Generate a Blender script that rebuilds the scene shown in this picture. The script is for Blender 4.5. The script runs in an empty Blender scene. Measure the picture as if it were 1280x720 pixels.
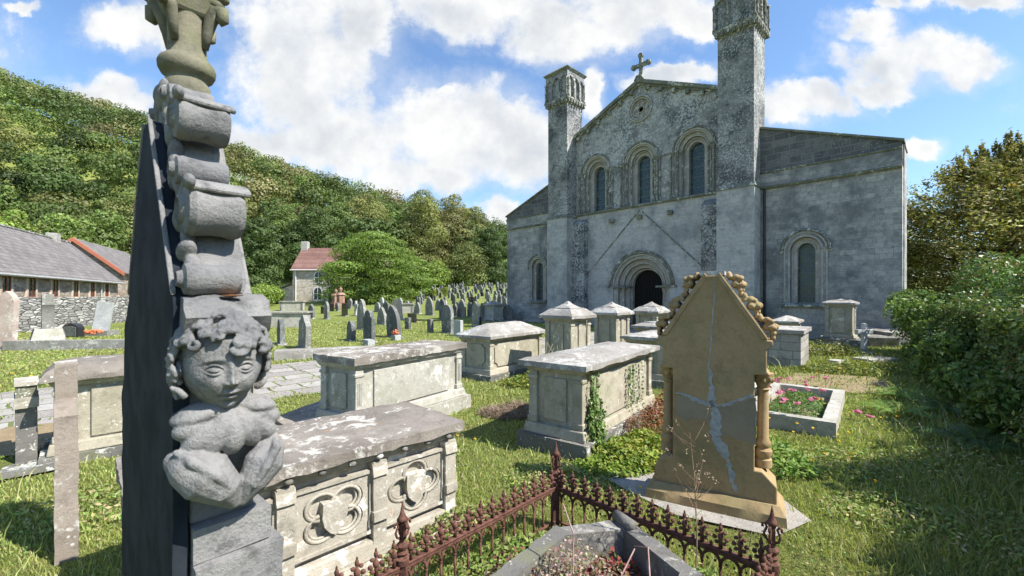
import bpy, bmesh, math, random
import numpy as np
from mathutils import Vector, Matrix, noise as mnoise
R = math.radians
rng = np.random.default_rng(7)
random.seed(7)
sc = bpy.context.scene
COL = sc.collection
CAMZ = 1.7
# ------------------------------------------------------------------ terrain
def hill(x, y):
    x = np.asarray(x, float); y = np.asarray(y, float)
    t = y + .3*np.clip(x, -90, 5)
    b = 4.6*np.clip((t-30)/70, 0, 1)**1.3
    ridge = np.interp(x, [-420, -260, -180, -96, -48, 0, 60, 200], [106, 87, 66, 38, 23, 11, 4, 4])
    y0 = np.interp(x, [-100, -30, 0, 60], [58, 78, 108, 120])
    s = np.clip((y-y0)/(155-y0), 0, 1)
    return b + ridge*s*s*(3-2*s)*.9 + ridge*.1*s
def gz(x, y): return float(hill(x, y))
def px_ground(px, py):            # used to estimate where a thing stands, from a survey of the photograph
    dx, dz = (px-640)/533., (369.5-py)/533.
    d = .5
    while d < 400:
        if CAMZ+dz*d <= gz(dx*d, d): return (dx*d, d)
        d += .02 + d*.002
    return (dx*d, d)
# ------------------------------------------------------------------ mesh builder
class MB:
    def __init__(s): s.v = []; s.f = []
    def add(s, vs, fs):
        o = len(s.v); s.v += [tuple(v) for v in vs]; s.f += [tuple(i+o for i in f) for f in fs]; return s
    def box(s, x0, x1, y0, y1, z0, z1, m=None):
        vs = [Vector((x, y, z)) for x in (x0, x1) for y in (y0, y1) for z in (z0, z1)]
        if m is not None: vs = [m @ v for v in vs]
        return s.add(vs, [(0,1,3,2),(4,6,7,5),(0,4,5,1),(2,3,7,6),(0,2,6,4),(1,5,7,3)])
    def frustum(s, b, t, z0, z1):
        (ax0,ax1,ay0,ay1), (bx0,bx1,by0,by1) = b, t
        vs = [(ax0,ay0,z0),(ax1,ay0,z0),(ax1,ay1,z0),(ax0,ay1,z0),(bx0,by0,z1),(bx1,by0,z1),(bx1,by1,z1),(bx0,by1,z1)]
        return s.add(vs, [(3,2,1,0),(4,5,6,7),(0,1,5,4),(1,2,6,5),(2,3,7,6),(3,0,4,7)])
    def prism(s, poly, d0, d1, axis='y'):   # poly is (a,z); extruded along axis
        n = len(poly)
        P = (lambda a, z, d: (a, d, z)) if axis == 'y' else (lambda a, z, d: (d, a, z)) if axis == 'x' else (lambda a, z, d: (a, z, d))
        vs = [P(a, z, d0) for a, z in poly] + [P(a, z, d1) for a, z in poly]
        fs = [tuple(range(n)), tuple(range(2*n-1, n-1, -1))] + [(i, (i+1) % n + 0, (i+1) % n + n, i+n)[::-1] for i in range(n)]
        return s.add(vs, fs)
    def loft(s, rects):     # rects: (x0,x1,y0,y1,z) stacked
        vs = []
        for x0, x1, y0, y1, z in rects: vs += [(x0, y0, z), (x1, y0, z), (x1, y1, z), (x0, y1, z)]
        n = len(rects); fs = [(3, 2, 1, 0), tuple(4*n-4+k for k in range(4))]
        fs += [(4*i+k, 4*i+(k+1) % 4, 4*i+4+(k+1) % 4, 4*i+4+k) for i in range(n-1) for k in range(4)]
        return s.add(vs, fs)
    def lathe(s, prof, c=(0, 0, 0), seg=16, ax='z'):
        vs = []
        for r, z in prof:
            for k in range(seg):
                a = 2*math.pi*k/seg; x, y = r*math.cos(a), r*math.sin(a)
                p = (x, y, z) if ax == 'z' else (z, x, y) if ax == 'x' else (x, z, y)
                vs.append((p[0]+c[0], p[1]+c[1], p[2]+c[2]))
        n = len(prof)
        fs = [(i*seg+k, i*seg+(k+1) % seg, (i+1)*seg+(k+1) % seg, (i+1)*seg+k) for i in range(n-1) for k in range(seg)]
        fs += [tuple(range(seg))[::-1], tuple((n-1)*seg+k for k in range(seg))]
        return s.add(vs, fs)
    def tube(s, pts, r, seg=8):
        pts = [Vector(p) for p in pts]; n = len(pts)
        rs = r if isinstance(r, (list, tuple)) else [r]*n
        vs = []; up = None
        for i, p in enumerate(pts):
            t = (pts[min(i+1, n-1)]-pts[max(i-1, 0)]).normalized()
            if up is None: up = t.orthogonal().normalized()
            up = (up - t*up.dot(t))
            up = up.normalized() if up.length > 1e-6 else t.orthogonal().normalized()
            b = t.cross(up)
            for k in range(seg):
                a = 2*math.pi*k/seg
                vs.append(p + (up*math.cos(a)+b*math.sin(a))*rs[i])
        fs = [(i*seg+k, i*seg+(k+1) % seg, (i+1)*seg+(k+1) % seg, (i+1)*seg+k) for i in range(n-1) for k in range(seg)]
        fs += [tuple(range(seg))[::-1], tuple((n-1)*seg+k for k in range(seg))]
        return s.add(vs, fs)
    def ell(s, c, r, m=None, nu=12, nv=8):
        vs = []
        for j in range(nv+1):
            ph = math.pi*j/nv
            for i in range(nu):
                th = 2*math.pi*i/nu
                v = Vector((r[0]*math.sin(ph)*math.cos(th), r[1]*math.sin(ph)*math.sin(th), r[2]*math.cos(ph)))
                if m is not None: v = m @ v
                vs.append(v+Vector(c))
        fs = [(j*nu+i, (j+1)*nu+i, (j+1)*nu+(i+1) % nu, j*nu+(i+1) % nu) for j in range(nv) for i in range(nu)]
        return s.add(vs, fs)
    def build(s, name, mat, parent=None, loc=None, rotz=0., smooth=False, bevel=0, rough=None, auto=False):
        me = bpy.data.meshes.new(name); me.from_pydata(s.v, [], s.f)
        bm = bmesh.new(); bm.from_mesh(me)
        bmesh.ops.remove_doubles(bm, verts=bm.verts, dist=1e-5)
        bmesh.ops.recalc_face_normals(bm, faces=bm.faces)
        if rough:
            cut, amp, scl = rough
            for _ in range(6):
                es = [e for e in bm.edges if e.calc_length() > cut*1.5]
                if not es: break
                bmesh.ops.subdivide_edges(bm, edges=es, cuts=1, use_grid_fill=True)
            bmesh.ops.triangulate(bm, faces=[f for f in bm.faces if len(f.verts) > 4])
            bm.normal_update()
            off = Vector((rng.random()*50, rng.random()*50, 0))
            for v in bm.verts:
                q = v.co*scl+off
                v.co += v.normal*amp*(mnoise.noise(q)+.5*mnoise.noise(q*2.7)+.35*mnoise.noise(q*6.1))
        bm.to_mesh(me); bm.free()
        if smooth or rough:
            me.polygons.foreach_set('use_smooth', [True]*len(me.polygons))
            if auto or rough: me.set_sharp_from_angle(angle=R(38))
        me.materials.append(mat)
        o = bpy.data.objects.new(name, me); COL.objects.link(o)
        if parent is not None: o.parent = parent
        if loc is not None: o.location = loc
        o.rotation_euler.z = rotz
        if bevel and not rough:
            b = o.modifiers.new('b', 'BEVEL'); b.width = bevel; b.segments = 2; b.limit_method = 'ANGLE'; b.angle_limit = R(40)
        return o
def tag(o, label, cat, group=None, kind=None):
    if label: o['label'] = label
    if cat: o['category'] = cat
    if group: o['group'] = group
    if kind: o['kind'] = kind
    return o
def thing(name, loc, rotz, label, cat, group=None):
    o = bpy.data.objects.new(name, None); COL.objects.link(o)
    o.location = loc; o.rotation_euler.z = rotz; o.empty_display_size = .2
    return tag(o, label, cat, group)
def copy_tree(o, parent=None):
    c = o.copy(); COL.objects.link(c)
    if parent is not None: c.parent = parent
    for ch in list(o.children): copy_tree(ch, c)
    return c
def np_mesh(name, V, F, mat, parent=None, tint=None, smooth=False, normals=None):
    """V (n,3), F (m,k) equal sized faces; tint per vertex rgb"""
    me = bpy.data.meshes.new(name); k = F.shape[1]
    me.vertices.add(len(V)); me.vertices.foreach_set('co', V.astype(np.float32).ravel())
    me.loops.add(F.size); me.loops.foreach_set('vertex_index', F.astype(np.int32).ravel())
    me.polygons.add(len(F)); me.polygons.foreach_set('loop_start', np.arange(0, F.size, k, dtype=np.int32))
    me.polygons.foreach_set('loop_total', np.full(len(F), k, dtype=np.int32))
    if smooth: me.polygons.foreach_set('use_smooth', np.ones(len(F), dtype=bool))
    if tint is not None:
        at = me.color_attributes.new('tint', 'FLOAT_COLOR', 'POINT')
        c = np.ones((len(V), 4), np.float32); c[:, :3] = tint; at.data.foreach_set('color', c.ravel())
    me.update(); me.validate()
    me.materials.append(mat)
    o = bpy.data.objects.new(name, me); COL.objects.link(o)
    if parent is not None: o.parent = parent
    return o
def plate(name, outer, holes, y0, y1, mat, parent, bevel=0):
    """vertical plate in x-z with holes, thickness y0..y1 (local)"""
    cu = bpy.data.curves.new(name, 'CURVE'); cu.dimensions = '2D'; cu.fill_mode = 'BOTH'; cu.extrude = (y1-y0)/2
    for poly in [outer]+holes:
        sp = cu.splines.new('POLY'); sp.points.add(len(poly)-1)
        for i, (a, z) in enumerate(poly): sp.points[i].co = (a, z, 0, 1)
        sp.use_cyclic_u = True
    o = bpy.data.objects.new(name, cu); COL.objects.link(o)
    dg = bpy.context.evaluated_depsgraph_get(); dg.update()
    me = bpy.data.meshes.new_from_object(o.evaluated_get(dg))
    bpy.data.objects.remove(o)
    me.transform(Matrix.Translation((0, (y0+y1)/2, 0)) @ Matrix.Rotation(R(90), 4, 'X'))
    me.materials.clear(); me.materials.append(mat)
    o = bpy.data.objects.new(name, me); COL.objects.link(o); o.parent = parent
    return o
def arch(cx, zs, r, z0, n=20, hw=None):
    """closed round headed outline"""
    hw = hw or r
    return [(cx-hw, z0), (cx+hw, z0)] + [(cx+r*math.cos(math.pi*i/n), zs+r*math.sin(math.pi*i/n)) for i in range(n+1)]
# ------------------------------------------------------------------ node DSL
class N:
    def __init__(s, tree): s.t = tree; s.n = tree.nodes; s.l = tree.links
    def new(s, typ, **kw):
        n = s.n.new(typ)
        for k, v in kw.items(): setattr(n, k, v)
        return n
    def put(s, sock, v):
        if hasattr(v, 'is_output') : s.l.new(v, sock)
        elif v is not None:
            if isinstance(v, (tuple, list)) and sock.type == 'RGBA' and len(v) == 3: v = (*v, 1)
            sock.default_value = v
    def math(s, op, a, b=None, c=None, clamp=False):
        n = s.new('ShaderNodeMath', operation=op, use_clamp=clamp)
        for i, x in enumerate((a, b, c)):
            if x is not None: s.put(n.inputs[i], x)
        return n.outputs[0]
    def mix(s, f, a, b, blend='MIX'):
        n = s.new('ShaderNodeMix', data_type='RGBA', blend_type=blend)
        s.put(n.inputs[0], f); s.put(n.inputs[6], a); s.put(n.inputs[7], b); return n.outputs[2]
    def noise(s, vec, scale, detail=4, rough=.55, dist=0, out=0):
        n = s.new('ShaderNodeTexNoise'); s.put(n.inputs['Vector'], vec)
        n.inputs['Scale'].default_value = scale; n.inputs['Detail'].default_value = detail
        n.inputs['Roughness'].default_value = rough; n.inputs['Distortion'].default_value = dist; return n.outputs[out]
    def voro(s, vec, scale, feat='F1', out='Distance', rnd=1):
        n = s.new('ShaderNodeTexVoronoi', feature=feat); s.put(n.inputs['Vector'], vec)
        n.inputs['Scale'].default_value = scale; n.inputs['Randomness'].default_value = rnd; return n.outputs[out]
    def step(s, v, a, b, lo=0., hi=1.):
        n = s.new('ShaderNodeMapRange', interpolation_type='SMOOTHSTEP'); s.put(n.inputs[0], v)
        n.inputs[1].default_value = a; n.inputs[2].default_value = b; n.inputs[3].default_value = lo; n.inputs[4].default_value = hi
        return n.outputs[0]
    def sep(s, v):
        n = s.new('ShaderNodeSeparateXYZ'); s.put(n.inputs[0], v); return n.outputs
    def comb(s, x, y, z):
        n = s.new('ShaderNodeCombineXYZ')
        for i, q in enumerate((x, y, z)): s.put(n.inputs[i], q)
        return n.outputs[0]
    def bump(s, h, strength, dist=.01, nrm=None):
        n = s.new('ShaderNodeBump'); s.put(n.inputs['Height'], h); n.inputs['Strength'].default_value = strength
        n.inputs['Distance'].default_value = dist
        if nrm is not None: s.l.new(nrm, n.inputs['Normal'])
        return n.outputs[0]
def newmat(name, rough=.9, spec=.3):
    m = bpy.data.materials.new(name); m.use_nodes = True
    d = N(m.node_tree); b = m.node_tree.nodes['Principled BSDF']
    b.inputs['Roughness'].default_value = rough; b.inputs['Specular IOR Level'].default_value = spec
    return m, d, b
def objco(d, shift=True):
    tc = d.new('ShaderNodeTexCoord').outputs['Object']
    if not shift: return tc
    oi = d.new('ShaderNodeObjectInfo').outputs['Random']
    v = d.new('ShaderNodeVectorMath', operation='ADD'); d.l.new(tc, v.inputs[0])
    d.l.new(d.comb(d.math('MULTIPLY', oi, 37.), d.math('MULTIPLY', oi, 91.), 0.), v.inputs[1])
    return v.outputs[0]
def stone(name, c1, c2, dark=.5, lichen=.0, lcol=(.62, .62, .56), lscale=11, scale=1., bump=.5, crust=None, green=0, orange=0, hv=.0):
    m, d, b = newmat(name, .92, .2)
    co = objco(d)
    n1 = d.noise(co, 1.7*scale, 5, .6); n2 = d.noise(co, 9*scale, 6, .7); n3 = d.noise(co, 60*scale, 4, .7)
    col = d.mix(d.step(n1, .35, .65), c1, c2)
    col = d.mix(d.step(n2, .48, .72, 0, dark), col, tuple(q*.38 for q in c1))
    col = d.mix(d.step(n3, .45, .75, 0, .45), col, tuple(q*.55 for q in c2))
    if green:
        col = d.mix(d.step(d.noise(co, 3.1*scale, 4, .65), .5, .68, 0, green), col, (.16, .17, .08))
    if lichen:
        a = d.noise(co, lscale*scale, 5, .75, .4); big = d.noise(co, lscale*.22*scale, 2, .5)
        th = d.math('ADD', a, d.math('MULTIPLY', d.math('SUBTRACT', big, .5), .6))
        lm = d.step(th, .635-lichen*.22, .725-lichen*.22, 0, .85)
        col = d.mix(lm, col, lcol)
        sp = d.voro(co, lscale*2.6*scale)
        sm = d.math('MULTIPLY', d.step(sp, .22, .12), d.step(d.noise(co, lscale*.5*scale, 2), .5, .58))
        col = d.mix(sm, col, tuple(min(1, q*1.1) for q in lcol))
    if orange:
        om = d.step(d.noise(co, 7*scale, 3, .7), .66, .7, 0, orange); col = d.mix(om, col, (.42, .2, .05))
    if hv:
        oi = d.new('ShaderNodeObjectInfo').outputs['Random']
        col = d.mix(d.math('MULTIPLY', oi, hv), col, tuple(q*.45 for q in c1))
    d.l.new(col, b.inputs['Base Color'])
    h = d.math('ADD', d.math('MULTIPLY', n2, .6), d.math('MULTIPLY', n3, .5))
    d.l.new(d.bump(h, bump, .02/scale), b.inputs['Normal'])
    return m
def plain(name, c, rough=.8, c2=None, scale=8, metal=0, bump=.0, spec=.3):
    m, d, b = newmat(name, rough, spec); co = objco(d)
    n = d.noise(co, scale, 4, .65)
    d.l.new(d.mix(d.step(n, .35, .65), c, c2 or tuple(q*.7 for q in c)), b.inputs['Base Color'])
    b.inputs['Metallic'].default_value = metal
    if bump: d.l.new(d.bump(n, bump, .01), b.inputs['Normal'])
    return m
def leafmat(name, trans=.35, rough=.5, sat=None):
    m, d, b = newmat(name, rough, .35)
    at = d.new('ShaderNodeAttribute', attribute_name='tint').outputs['Color']
    d.l.new(at, b.inputs['Base Color'])
    tr = d.new('ShaderNodeBsdfTranslucent'); d.l.new(d.mix(1., at, (1.1, 1.15, .55), 'MULTIPLY'), tr.inputs['Color'])
    ms = d.new('ShaderNodeMixShader'); ms.inputs[0].default_value = trans
    d.l.new(b.outputs[0], ms.inputs[1]); d.l.new(tr.outputs[0], ms.inputs[2])
    out = [n for n in d.n if n.type == 'OUTPUT_MATERIAL'][0]; d.l.new(ms.outputs[0], out.inputs['Surface'])
    return m
def masonry(name, c1, c2, mortar, bw, bh, msize=.012, lichen=.3, dark=.6, darkcol=(.07, .075, .08), bump=.5, var=1., lscale=6., irregular=0, mort_soft=.3):
    m, d, b = newmat(name, .93, .15)
    tc = d.new('ShaderNodeTexCoord').outputs['Object']; x, y, z = d.sep(tc)
    wob = d.noise(tc, 2.3, 2)
    vx = d.math('ADD', x, y)
    zz = d.math('ADD', z, d.math('MULTIPLY', d.math('SUBTRACT', wob, .5), .03+irregular*.12))
    xx = d.math('ADD', vx, d.math('MULTIPLY', d.math('SUBTRACT', d.noise(tc, 3.7, 2), .5), irregular*.3))
    vec = d.comb(xx, zz, 0.)
    br = d.new('ShaderNodeTexBrick'); d.put(br.inputs['Vector'], vec); br.offset = .5; br.squash = .75; br.squash_frequency = 3
    br.inputs['Scale'].default_value = 1; br.inputs['Brick Width'].default_value = bw; br.inputs['Row Height'].default_value = bh
    br.inputs['Mortar Size'].default_value = msize; br.inputs['Mortar Smooth'].default_value = mort_soft; br.inputs['Bias'].default_value = 0
    br.inputs['Color1'].default_value = (0, 0, 0, 1); br.inputs['Color2'].default_value = (1, 1, 1, 1); br.inputs['Mortar'].default_value = (.5, .5, .5, 1)
    v = d.sep(br.outputs['Color'])[0]
    col = d.mix(d.math('ADD', .5, d.math('MULTIPLY', d.math('SUBTRACT', v, .5), var)), c1, c2)
    n1 = d.noise(tc, .55, 5, .65); n2 = d.noise(tc, 7, 6, .7)
    col = d.mix(d.step(n1, .46, .62, 0, dark), col, darkcol)
    col = d.mix(d.step(n2, .45, .75, 0, .6), col, tuple(q*.45 for q in c1))
    col = d.mix(d.math('MULTIPLY', br.outputs['Fac'], .55), col, mortar)
    if lichen:
        a = d.noise(tc, lscale*1.6, 4, .8); big = d.noise(tc, .5, 3, .6)
        th = d.math('ADD', a, d.math('MULTIPLY', d.math('SUBTRACT', big, .5), .5))
        col = d.mix(d.step(th, .68-.1*lichen, .72-.1*lichen, 0, .75), col, (.55, .56, .54))
    n5 = d.noise(tc, 2.4, 6, .75); col = d.mix(d.step(n5, .50, .66, 0, dark*.75), col, darkcol)
    sp = d.voro(tc, 9.); col = d.mix(d.math('MULTIPLY', d.step(sp, .17, .08), .7*min(1, lichen)), col, (.6, .6, .57))
    col = d.mix(d.step(d.noise(tc, 34, 4, .75), .48, .72, 0, .5), col, tuple(q*.5 for q in c1))
    d.l.new(col, b.inputs['Base Color'])
    h = d.math('ADD', d.math('MULTIPLY', d.math('SUBTRACT', 1., br.outputs['Fac']), .5), d.math('ADD', d.math('MULTIPLY', n2, .7), d.math('MULTIPLY', v, .25)))
    d.l.new(d.bump(h, bump, .03), b.inputs['Normal'])
    return m

def rubble(name, cols, mortar, sx=2.6, sz=8.5, bump=.9, gap=.06):
    m, d, b = newmat(name, .95, .1); tc = d.new('ShaderNodeTexCoord').outputs['Object']; x, y, z = d.sep(tc)
    w = d.math('MULTIPLY', d.math('SUBTRACT', d.noise(tc, 2., 3), .5), .12)
    vec = d.comb(d.math('MULTIPLY', d.math('ADD', d.math('ADD', x, y), w), sx), d.math('MULTIPLY', d.math('ADD', z, w), sz), d.math('MULTIPLY', d.math('SUBTRACT', x, y), sx*.3))
    e = d.voro(vec, 1., 'DISTANCE_TO_EDGE'); c = d.sep(d.voro(vec, 1., 'F1', 'Color'))
    col = d.mix(c[0], cols[0], cols[1]); col = d.mix(d.step(c[1], .6, .9), col, cols[2])
    n = d.noise(tc, 9, 6, .75); col = d.mix(d.step(n, .45, .75, 0, .6), col, tuple(q*.4 for q in cols[0]))
    gapm = d.step(e, gap, gap*.3); col = d.mix(gapm, col, mortar)
    d.l.new(col, b.inputs['Base Color'])
    d.l.new(d.bump(d.math('ADD', d.step(e, 0, gap*2.5), d.math('ADD', d.math('MULTIPLY', n, .5), d.math('MULTIPLY', c[2], .4))), bump, .04), b.inputs['Normal'])
    return m
# ------------------------------------------------------------------ camera, light, sky
cam = bpy.data.cameras.new('camera'); co = bpy.data.objects.new('camera', cam); COL.objects.link(co)
co.location = (0, 0, CAMZ); co.rotation_euler = (R(90), 0, 0)
cam.lens = 15; cam.sensor_width = 36; cam.shift_y = 9.5/1280; cam.clip_end = 3000; cam.clip_start = .05
cam.dof.use_dof = True; cam.dof.focus_distance = 5.5; cam.dof.aperture_fstop = 6.3
sc.camera = co
AZ, EL = -24., 49.
sun = bpy.data.lights.new('sun', 'SUN'); sun.energy = 4.2; sun.angle = R(.5); sun.color = (1, .955, .88)
so = bpy.data.objects.new('sun', sun); COL.objects.link(so)
sd = Vector((math.cos(R(EL))*math.cos(R(AZ)), math.cos(R(EL))*math.sin(R(AZ)), math.sin(R(EL))))
so.rotation_euler = sd.to_track_quat('Z', 'Y').to_euler(); so.location = (5, 5, 20)
w = bpy.data.worlds.new('World'); sc.world = w; w.use_nodes = True
d = N(w.node_tree); bg = w.node_tree.nodes['Background']
sky = d.new('ShaderNodeTexSky', sky_type='NISHITA'); sky.sun_disc = False
sky.sun_elevation = R(EL); sky.sun_rotation = R(90-AZ); sky.altitude = 50; sky.air_density = 1.15; sky.dust_density = .3; sky.ozone_density = 2.2
dirv = d.new('ShaderNodeTexCoord').outputs['Generated']
X, Y, Z = d.sep(dirv)
ym = d.math('MAXIMUM', Y, .2)
u = d.math('DIVIDE', X, ym); v = d.math('DIVIDE', Z, ym)
uv = d.comb(u, v, 0.)
wn = d.new('ShaderNodeTexNoise'); d.put(wn.inputs['Vector'], uv); wn.inputs['Scale'].default_value = 5.; wn.inputs['Detail'].default_value = 9; wn.inputs['Roughness'].default_value = .6
wx, wy, wz = d.sep(wn.outputs['Color'])
u2 = d.math('ADD', u, d.math('MULTIPLY', d.math('SUBTRACT', wx, .5), .22))
v2 = d.math('ADD', v, d.math('MULTIPLY', d.math('SUBTRACT', wy, .5), .18))
BL = [(385,70,105,125),(300,190,115,50),(455,20,50,50),(190,25,100,34),(560,165,120,72),(440,180,90,60),(655,180,75,65),(520,225,90,28),
      (600,0,125,45),(690,40,85,42),(790,10,120,42),(860,25,50,30),(115,112,70,26),(165,128,60,16),(622,275,34,24),(480,245,26,8),
      (1125,75,100,36),(1195,82,70,26),(1095,105,60,20),(1010,130,70,24),(975,150,50,18),(1150,180,34,18),(1200,2,85,16),(1110,0,30,16),(740,110,22,36),
      (830,92,50,15),(865,92,28,16),(20,2,26,10),(700,165,28,30),(560,112,16,12),(1090,35,40,24),
      (-250,60,260,120),(1600,120,240,60),(1900,-200,350,120),(300,-350,350,140),(900,-420,260,90),(-700,-200,300,150)]
f = None
for (cx, cy, rx, ry) in BL:
    a = d.math('MULTIPLY', d.math('SUBTRACT', u2, (cx-640)/533.), 533./rx)
    b_ = d.math('MULTIPLY', d.math('SUBTRACT', v2, (369.5-cy)/533.), 533./ry)
    q = d.math('SUBTRACT', 1., d.math('ADD', d.math('MULTIPLY', a, a), d.math('MULTIPLY', b_, b_)))
    f = q if f is None else d.math('SMOOTH_MAX', f, q, .25)
f = d.math('MAXIMUM', f, -1.6)
n1 = d.noise(uv, 9., 10, .62)
dens = d.math('ADD', f, d.math('MULTIPLY', d.math('SUBTRACT', n1, .5), 2.4))
al = d.step(dens, -.25, .72)
wisp = d.math('MULTIPLY', d.step(d.math('ADD', f, d.math('MULTIPLY', d.math('SUBTRACT', d.noise(uv, 5., 8, .7), .5), 4.)), -.9, 1.1), .45)
al = d.math('MAXIMUM', al, wisp)
# self-shading of the cloud: thick lower parts are grey
thick = d.math('MULTIPLY', d.step(f, .25, 1.15), d.step(d.noise(uv, 4.2, 6, .55), .38, .62))
billow = d.step(d.noise(uv, 7., 9, .58), .32, .62)
cc = d.mix(d.math('MULTIPLY', thick, .85), d.mix(billow, (.80, .84, .89), (1.02, 1.02, 1.0)), d.mix(billow, (.58, .62, .68), (.70, .74, .79)))
below = d.step(Z, -.02, .02)
al = d.math('MULTIPLY', al, below)
SKYK = .1
csc = d.mix(1., cc, (4.8, 4.8, 4.8), 'MULTIPLY')
# nishita a little deeper in blue, cloud as bright vapour
skc = d.mix(1., sky.outputs[0], (.84, .95, 1.06), 'MULTIPLY')
d.l.new(d.mix(al, skc, csc), bg.inputs['Color']); bg.inputs['Strength'].default_value = SKYK
w.cycles.sampling_method = 'AUTOMATIC'
sc.view_settings.view_transform = 'Standard'; sc.view_settings.look = 'None'; sc.view_settings.gamma = 1; sc.view_settings.exposure = 1.1
sc.cycles.use_denoising = True
sc.cycles.max_bounces = 6; sc.cycles.diffuse_bounces = 3; sc.cycles.glossy_bounces = 2; sc.cycles.transmission_bounces = 3; sc.cycles.transparent_max_bounces = 6
sc.cycles.use_adaptive_sampling = True; sc.cycles.adaptive_threshold = .02; sc.cycles.sample_clamp_indirect = 6
# ------------------------------------------------------------------ materials
M = {}
M['ashlar'] = masonry('ashlar', (.30, .297, .287), (.47, .455, .425), (.2, .195, .185), .5, .20, .010, .35, .65, (.085, .095, .105), .45, 1., 11.)
M['ashlar_dark'] = masonry('dark_ashlar', (.10, .105, .11), (.19, .19, .185), (.25, .25, .235), .55, .26, .016, .4, .45, (.05, .055, .06), .5, 1.)
M['render_wall'] = masonry('limewashed_wall', (.40, .395, .385), (.52, .51, .49), (.32, .315, .305), .42, .18, .010, .55, .55, (.12, .13, .145), .35, .6, 12.)
M['gable_wall'] = masonry('lichen_wall', (.29, .287, .28), (.40, .395, .38), (.24, .235, .23), .45, .2, .010, 1.7, .95, (.085, .095, .105), .5, .8, 5.)
M['turret_wall'] = masonry('turret_wall', (.19, .19, .188), (.31, .305, .295), (.17, .17, .165), .5, .25, .008, 1.5, .95, (.055, .062, .07), .5, .8, 7.)
M['trim'] = stone('carved_trim', (.32, .305, .275), (.42, .40, .365), .55, .25, scale=1.5)
M['trim_dark'] = stone('weathered_trim', (.13, .135, .12), (.2, .2, .17), .6, .4, scale=1.5, green=.4)
M['coping'] = stone('mossy_coping', (.13, .14, .12), (.2, .21, .18), .5, .3, green=.7)
M['rubble'] = rubble('rubble_wall', [(.2, .19, .18), (.42, .41, .39), (.55, .54, .5)], (.06, .055, .05))
M['brown_rubble'] = rubble('brown_rubble_wall', [(.27, .2, .15), (.42, .35, .28), (.5, .43, .36)], (.36, .32, .27), 2.6, 6., .6, .05)
M['cream_rubble'] = rubble('cream_rubble_wall', [(.4, .33, .25), (.52, .45, .37), (.6, .54, .46)], (.5, .46, .4), 2.2, 4.5, .4, .05)
def slates(name, c1, c2, bw=.3, bh=.22):
    m, d, b = newmat(name, .75, .3); tc = d.new('ShaderNodeTexCoord').outputs['Object']; x, y, z = d.sep(tc)
    br = d.new('ShaderNodeTexBrick'); d.put(br.inputs['Vector'], d.comb(y, d.math('MULTIPLY', z, 1.), 0.)); br.offset = .5
    for k, vv in (('Scale', 1), ('Brick Width', bw), ('Row Height', bh), ('Mortar Size', .012)): br.inputs[k].default_value = vv
    br.inputs['Color1'].default_value = (*c1, 1); br.inputs['Color2'].default_value = (*c2, 1); br.inputs['Mortar'].default_value = (*[q*.45 for q in c1], 1)
    n = d.noise(tc, .9, 5, .7)
    col = d.mix(d.step(n, .4, .7, 0, .6), br.outputs['Color'], tuple(q*.6 for q in c1))
    col = d.mix(d.step(d.noise(tc, 5, 4, .8), .64, .7, 0, .6), col, (.42, .4, .34))
    d.l.new(col, b.inputs['Base Color'])
    d.l.new(d.bump(d.math('SUBTRACT', 1., br.outputs['Fac']), .5, .03), b.inputs['Normal'])
    return m
M['slate'] = slates('grey_slates', (.165, .15, .145), (.25, .23, .22))
M['tiles'] = slates('red_brown_tiles', (.19, .10, .08), (.27, .155, .125), .25, .2)
M['wood_dark'] = plain('dark_oak', (.007, .006, .006), .8, (.012, .010, .009), 14, bump=.3)
M['frame_red'] = plain('red_brown_paint', (.22, .07, .04), .5)
M['frame_white'] = plain('white_paint', (.75, .75, .72), .5, (.65, .65, .62))
M['metal_grey'] = plain('grey_paint', (.45, .45, .44), .5)
M['brick_red'] = plain('red_brick', (.42, .15, .09), .85, (.3, .1, .06), 12)
M['buff'] = plain('buff_dressing', (.6, .5, .38), .85, (.4, .33, .25), 5)
M['turquoise'] = plain('turquoise_paint', (.1, .5, .48), .5)
def glassmat():
    m, d, b = newmat('leaded_glass', .25, .5); tc = d.new('ShaderNodeTexCoord').outputs['Object']; x, y, z = d.sep(tc)
    vec = d.comb(d.math('ADD', x, y), z, 0.)
    e = d.voro(vec, 9., 'DISTANCE_TO_EDGE'); c = d.voro(vec, 9., 'F1', 'Color')
    col = d.mix(.5, (.008, .03, .036), d.mix(1., c, (.03, .09, .10), 'MULTIPLY'))
    bar = d.math('LESS_THAN', d.math('ABSOLUTE', d.math('SUBTRACT', d.math('FRACT', d.math('MULTIPLY', z, 2.1)), .5)), .035)
    msk = d.math('MAXIMUM', d.math('LESS_THAN', e, .05), bar)
    col = d.mix(msk, col, (.11, .13, .13))
    d.l.new(col, b.inputs['Base Color']); d.l.new(d.mix(msk, (.22, .22, .22), (.7, .7, .7)), b.inputs['Roughness'])
    d.l.new(d.bump(d.noise(vec, 14, 2), .3, .01), b.inputs['Normal'])
    return m
M['glass'] = glassmat()
M['pane'] = plain('dark_window_glass', (.03, .035, .045), .12, (.06, .07, .085), 6, spec=.6)
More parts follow.
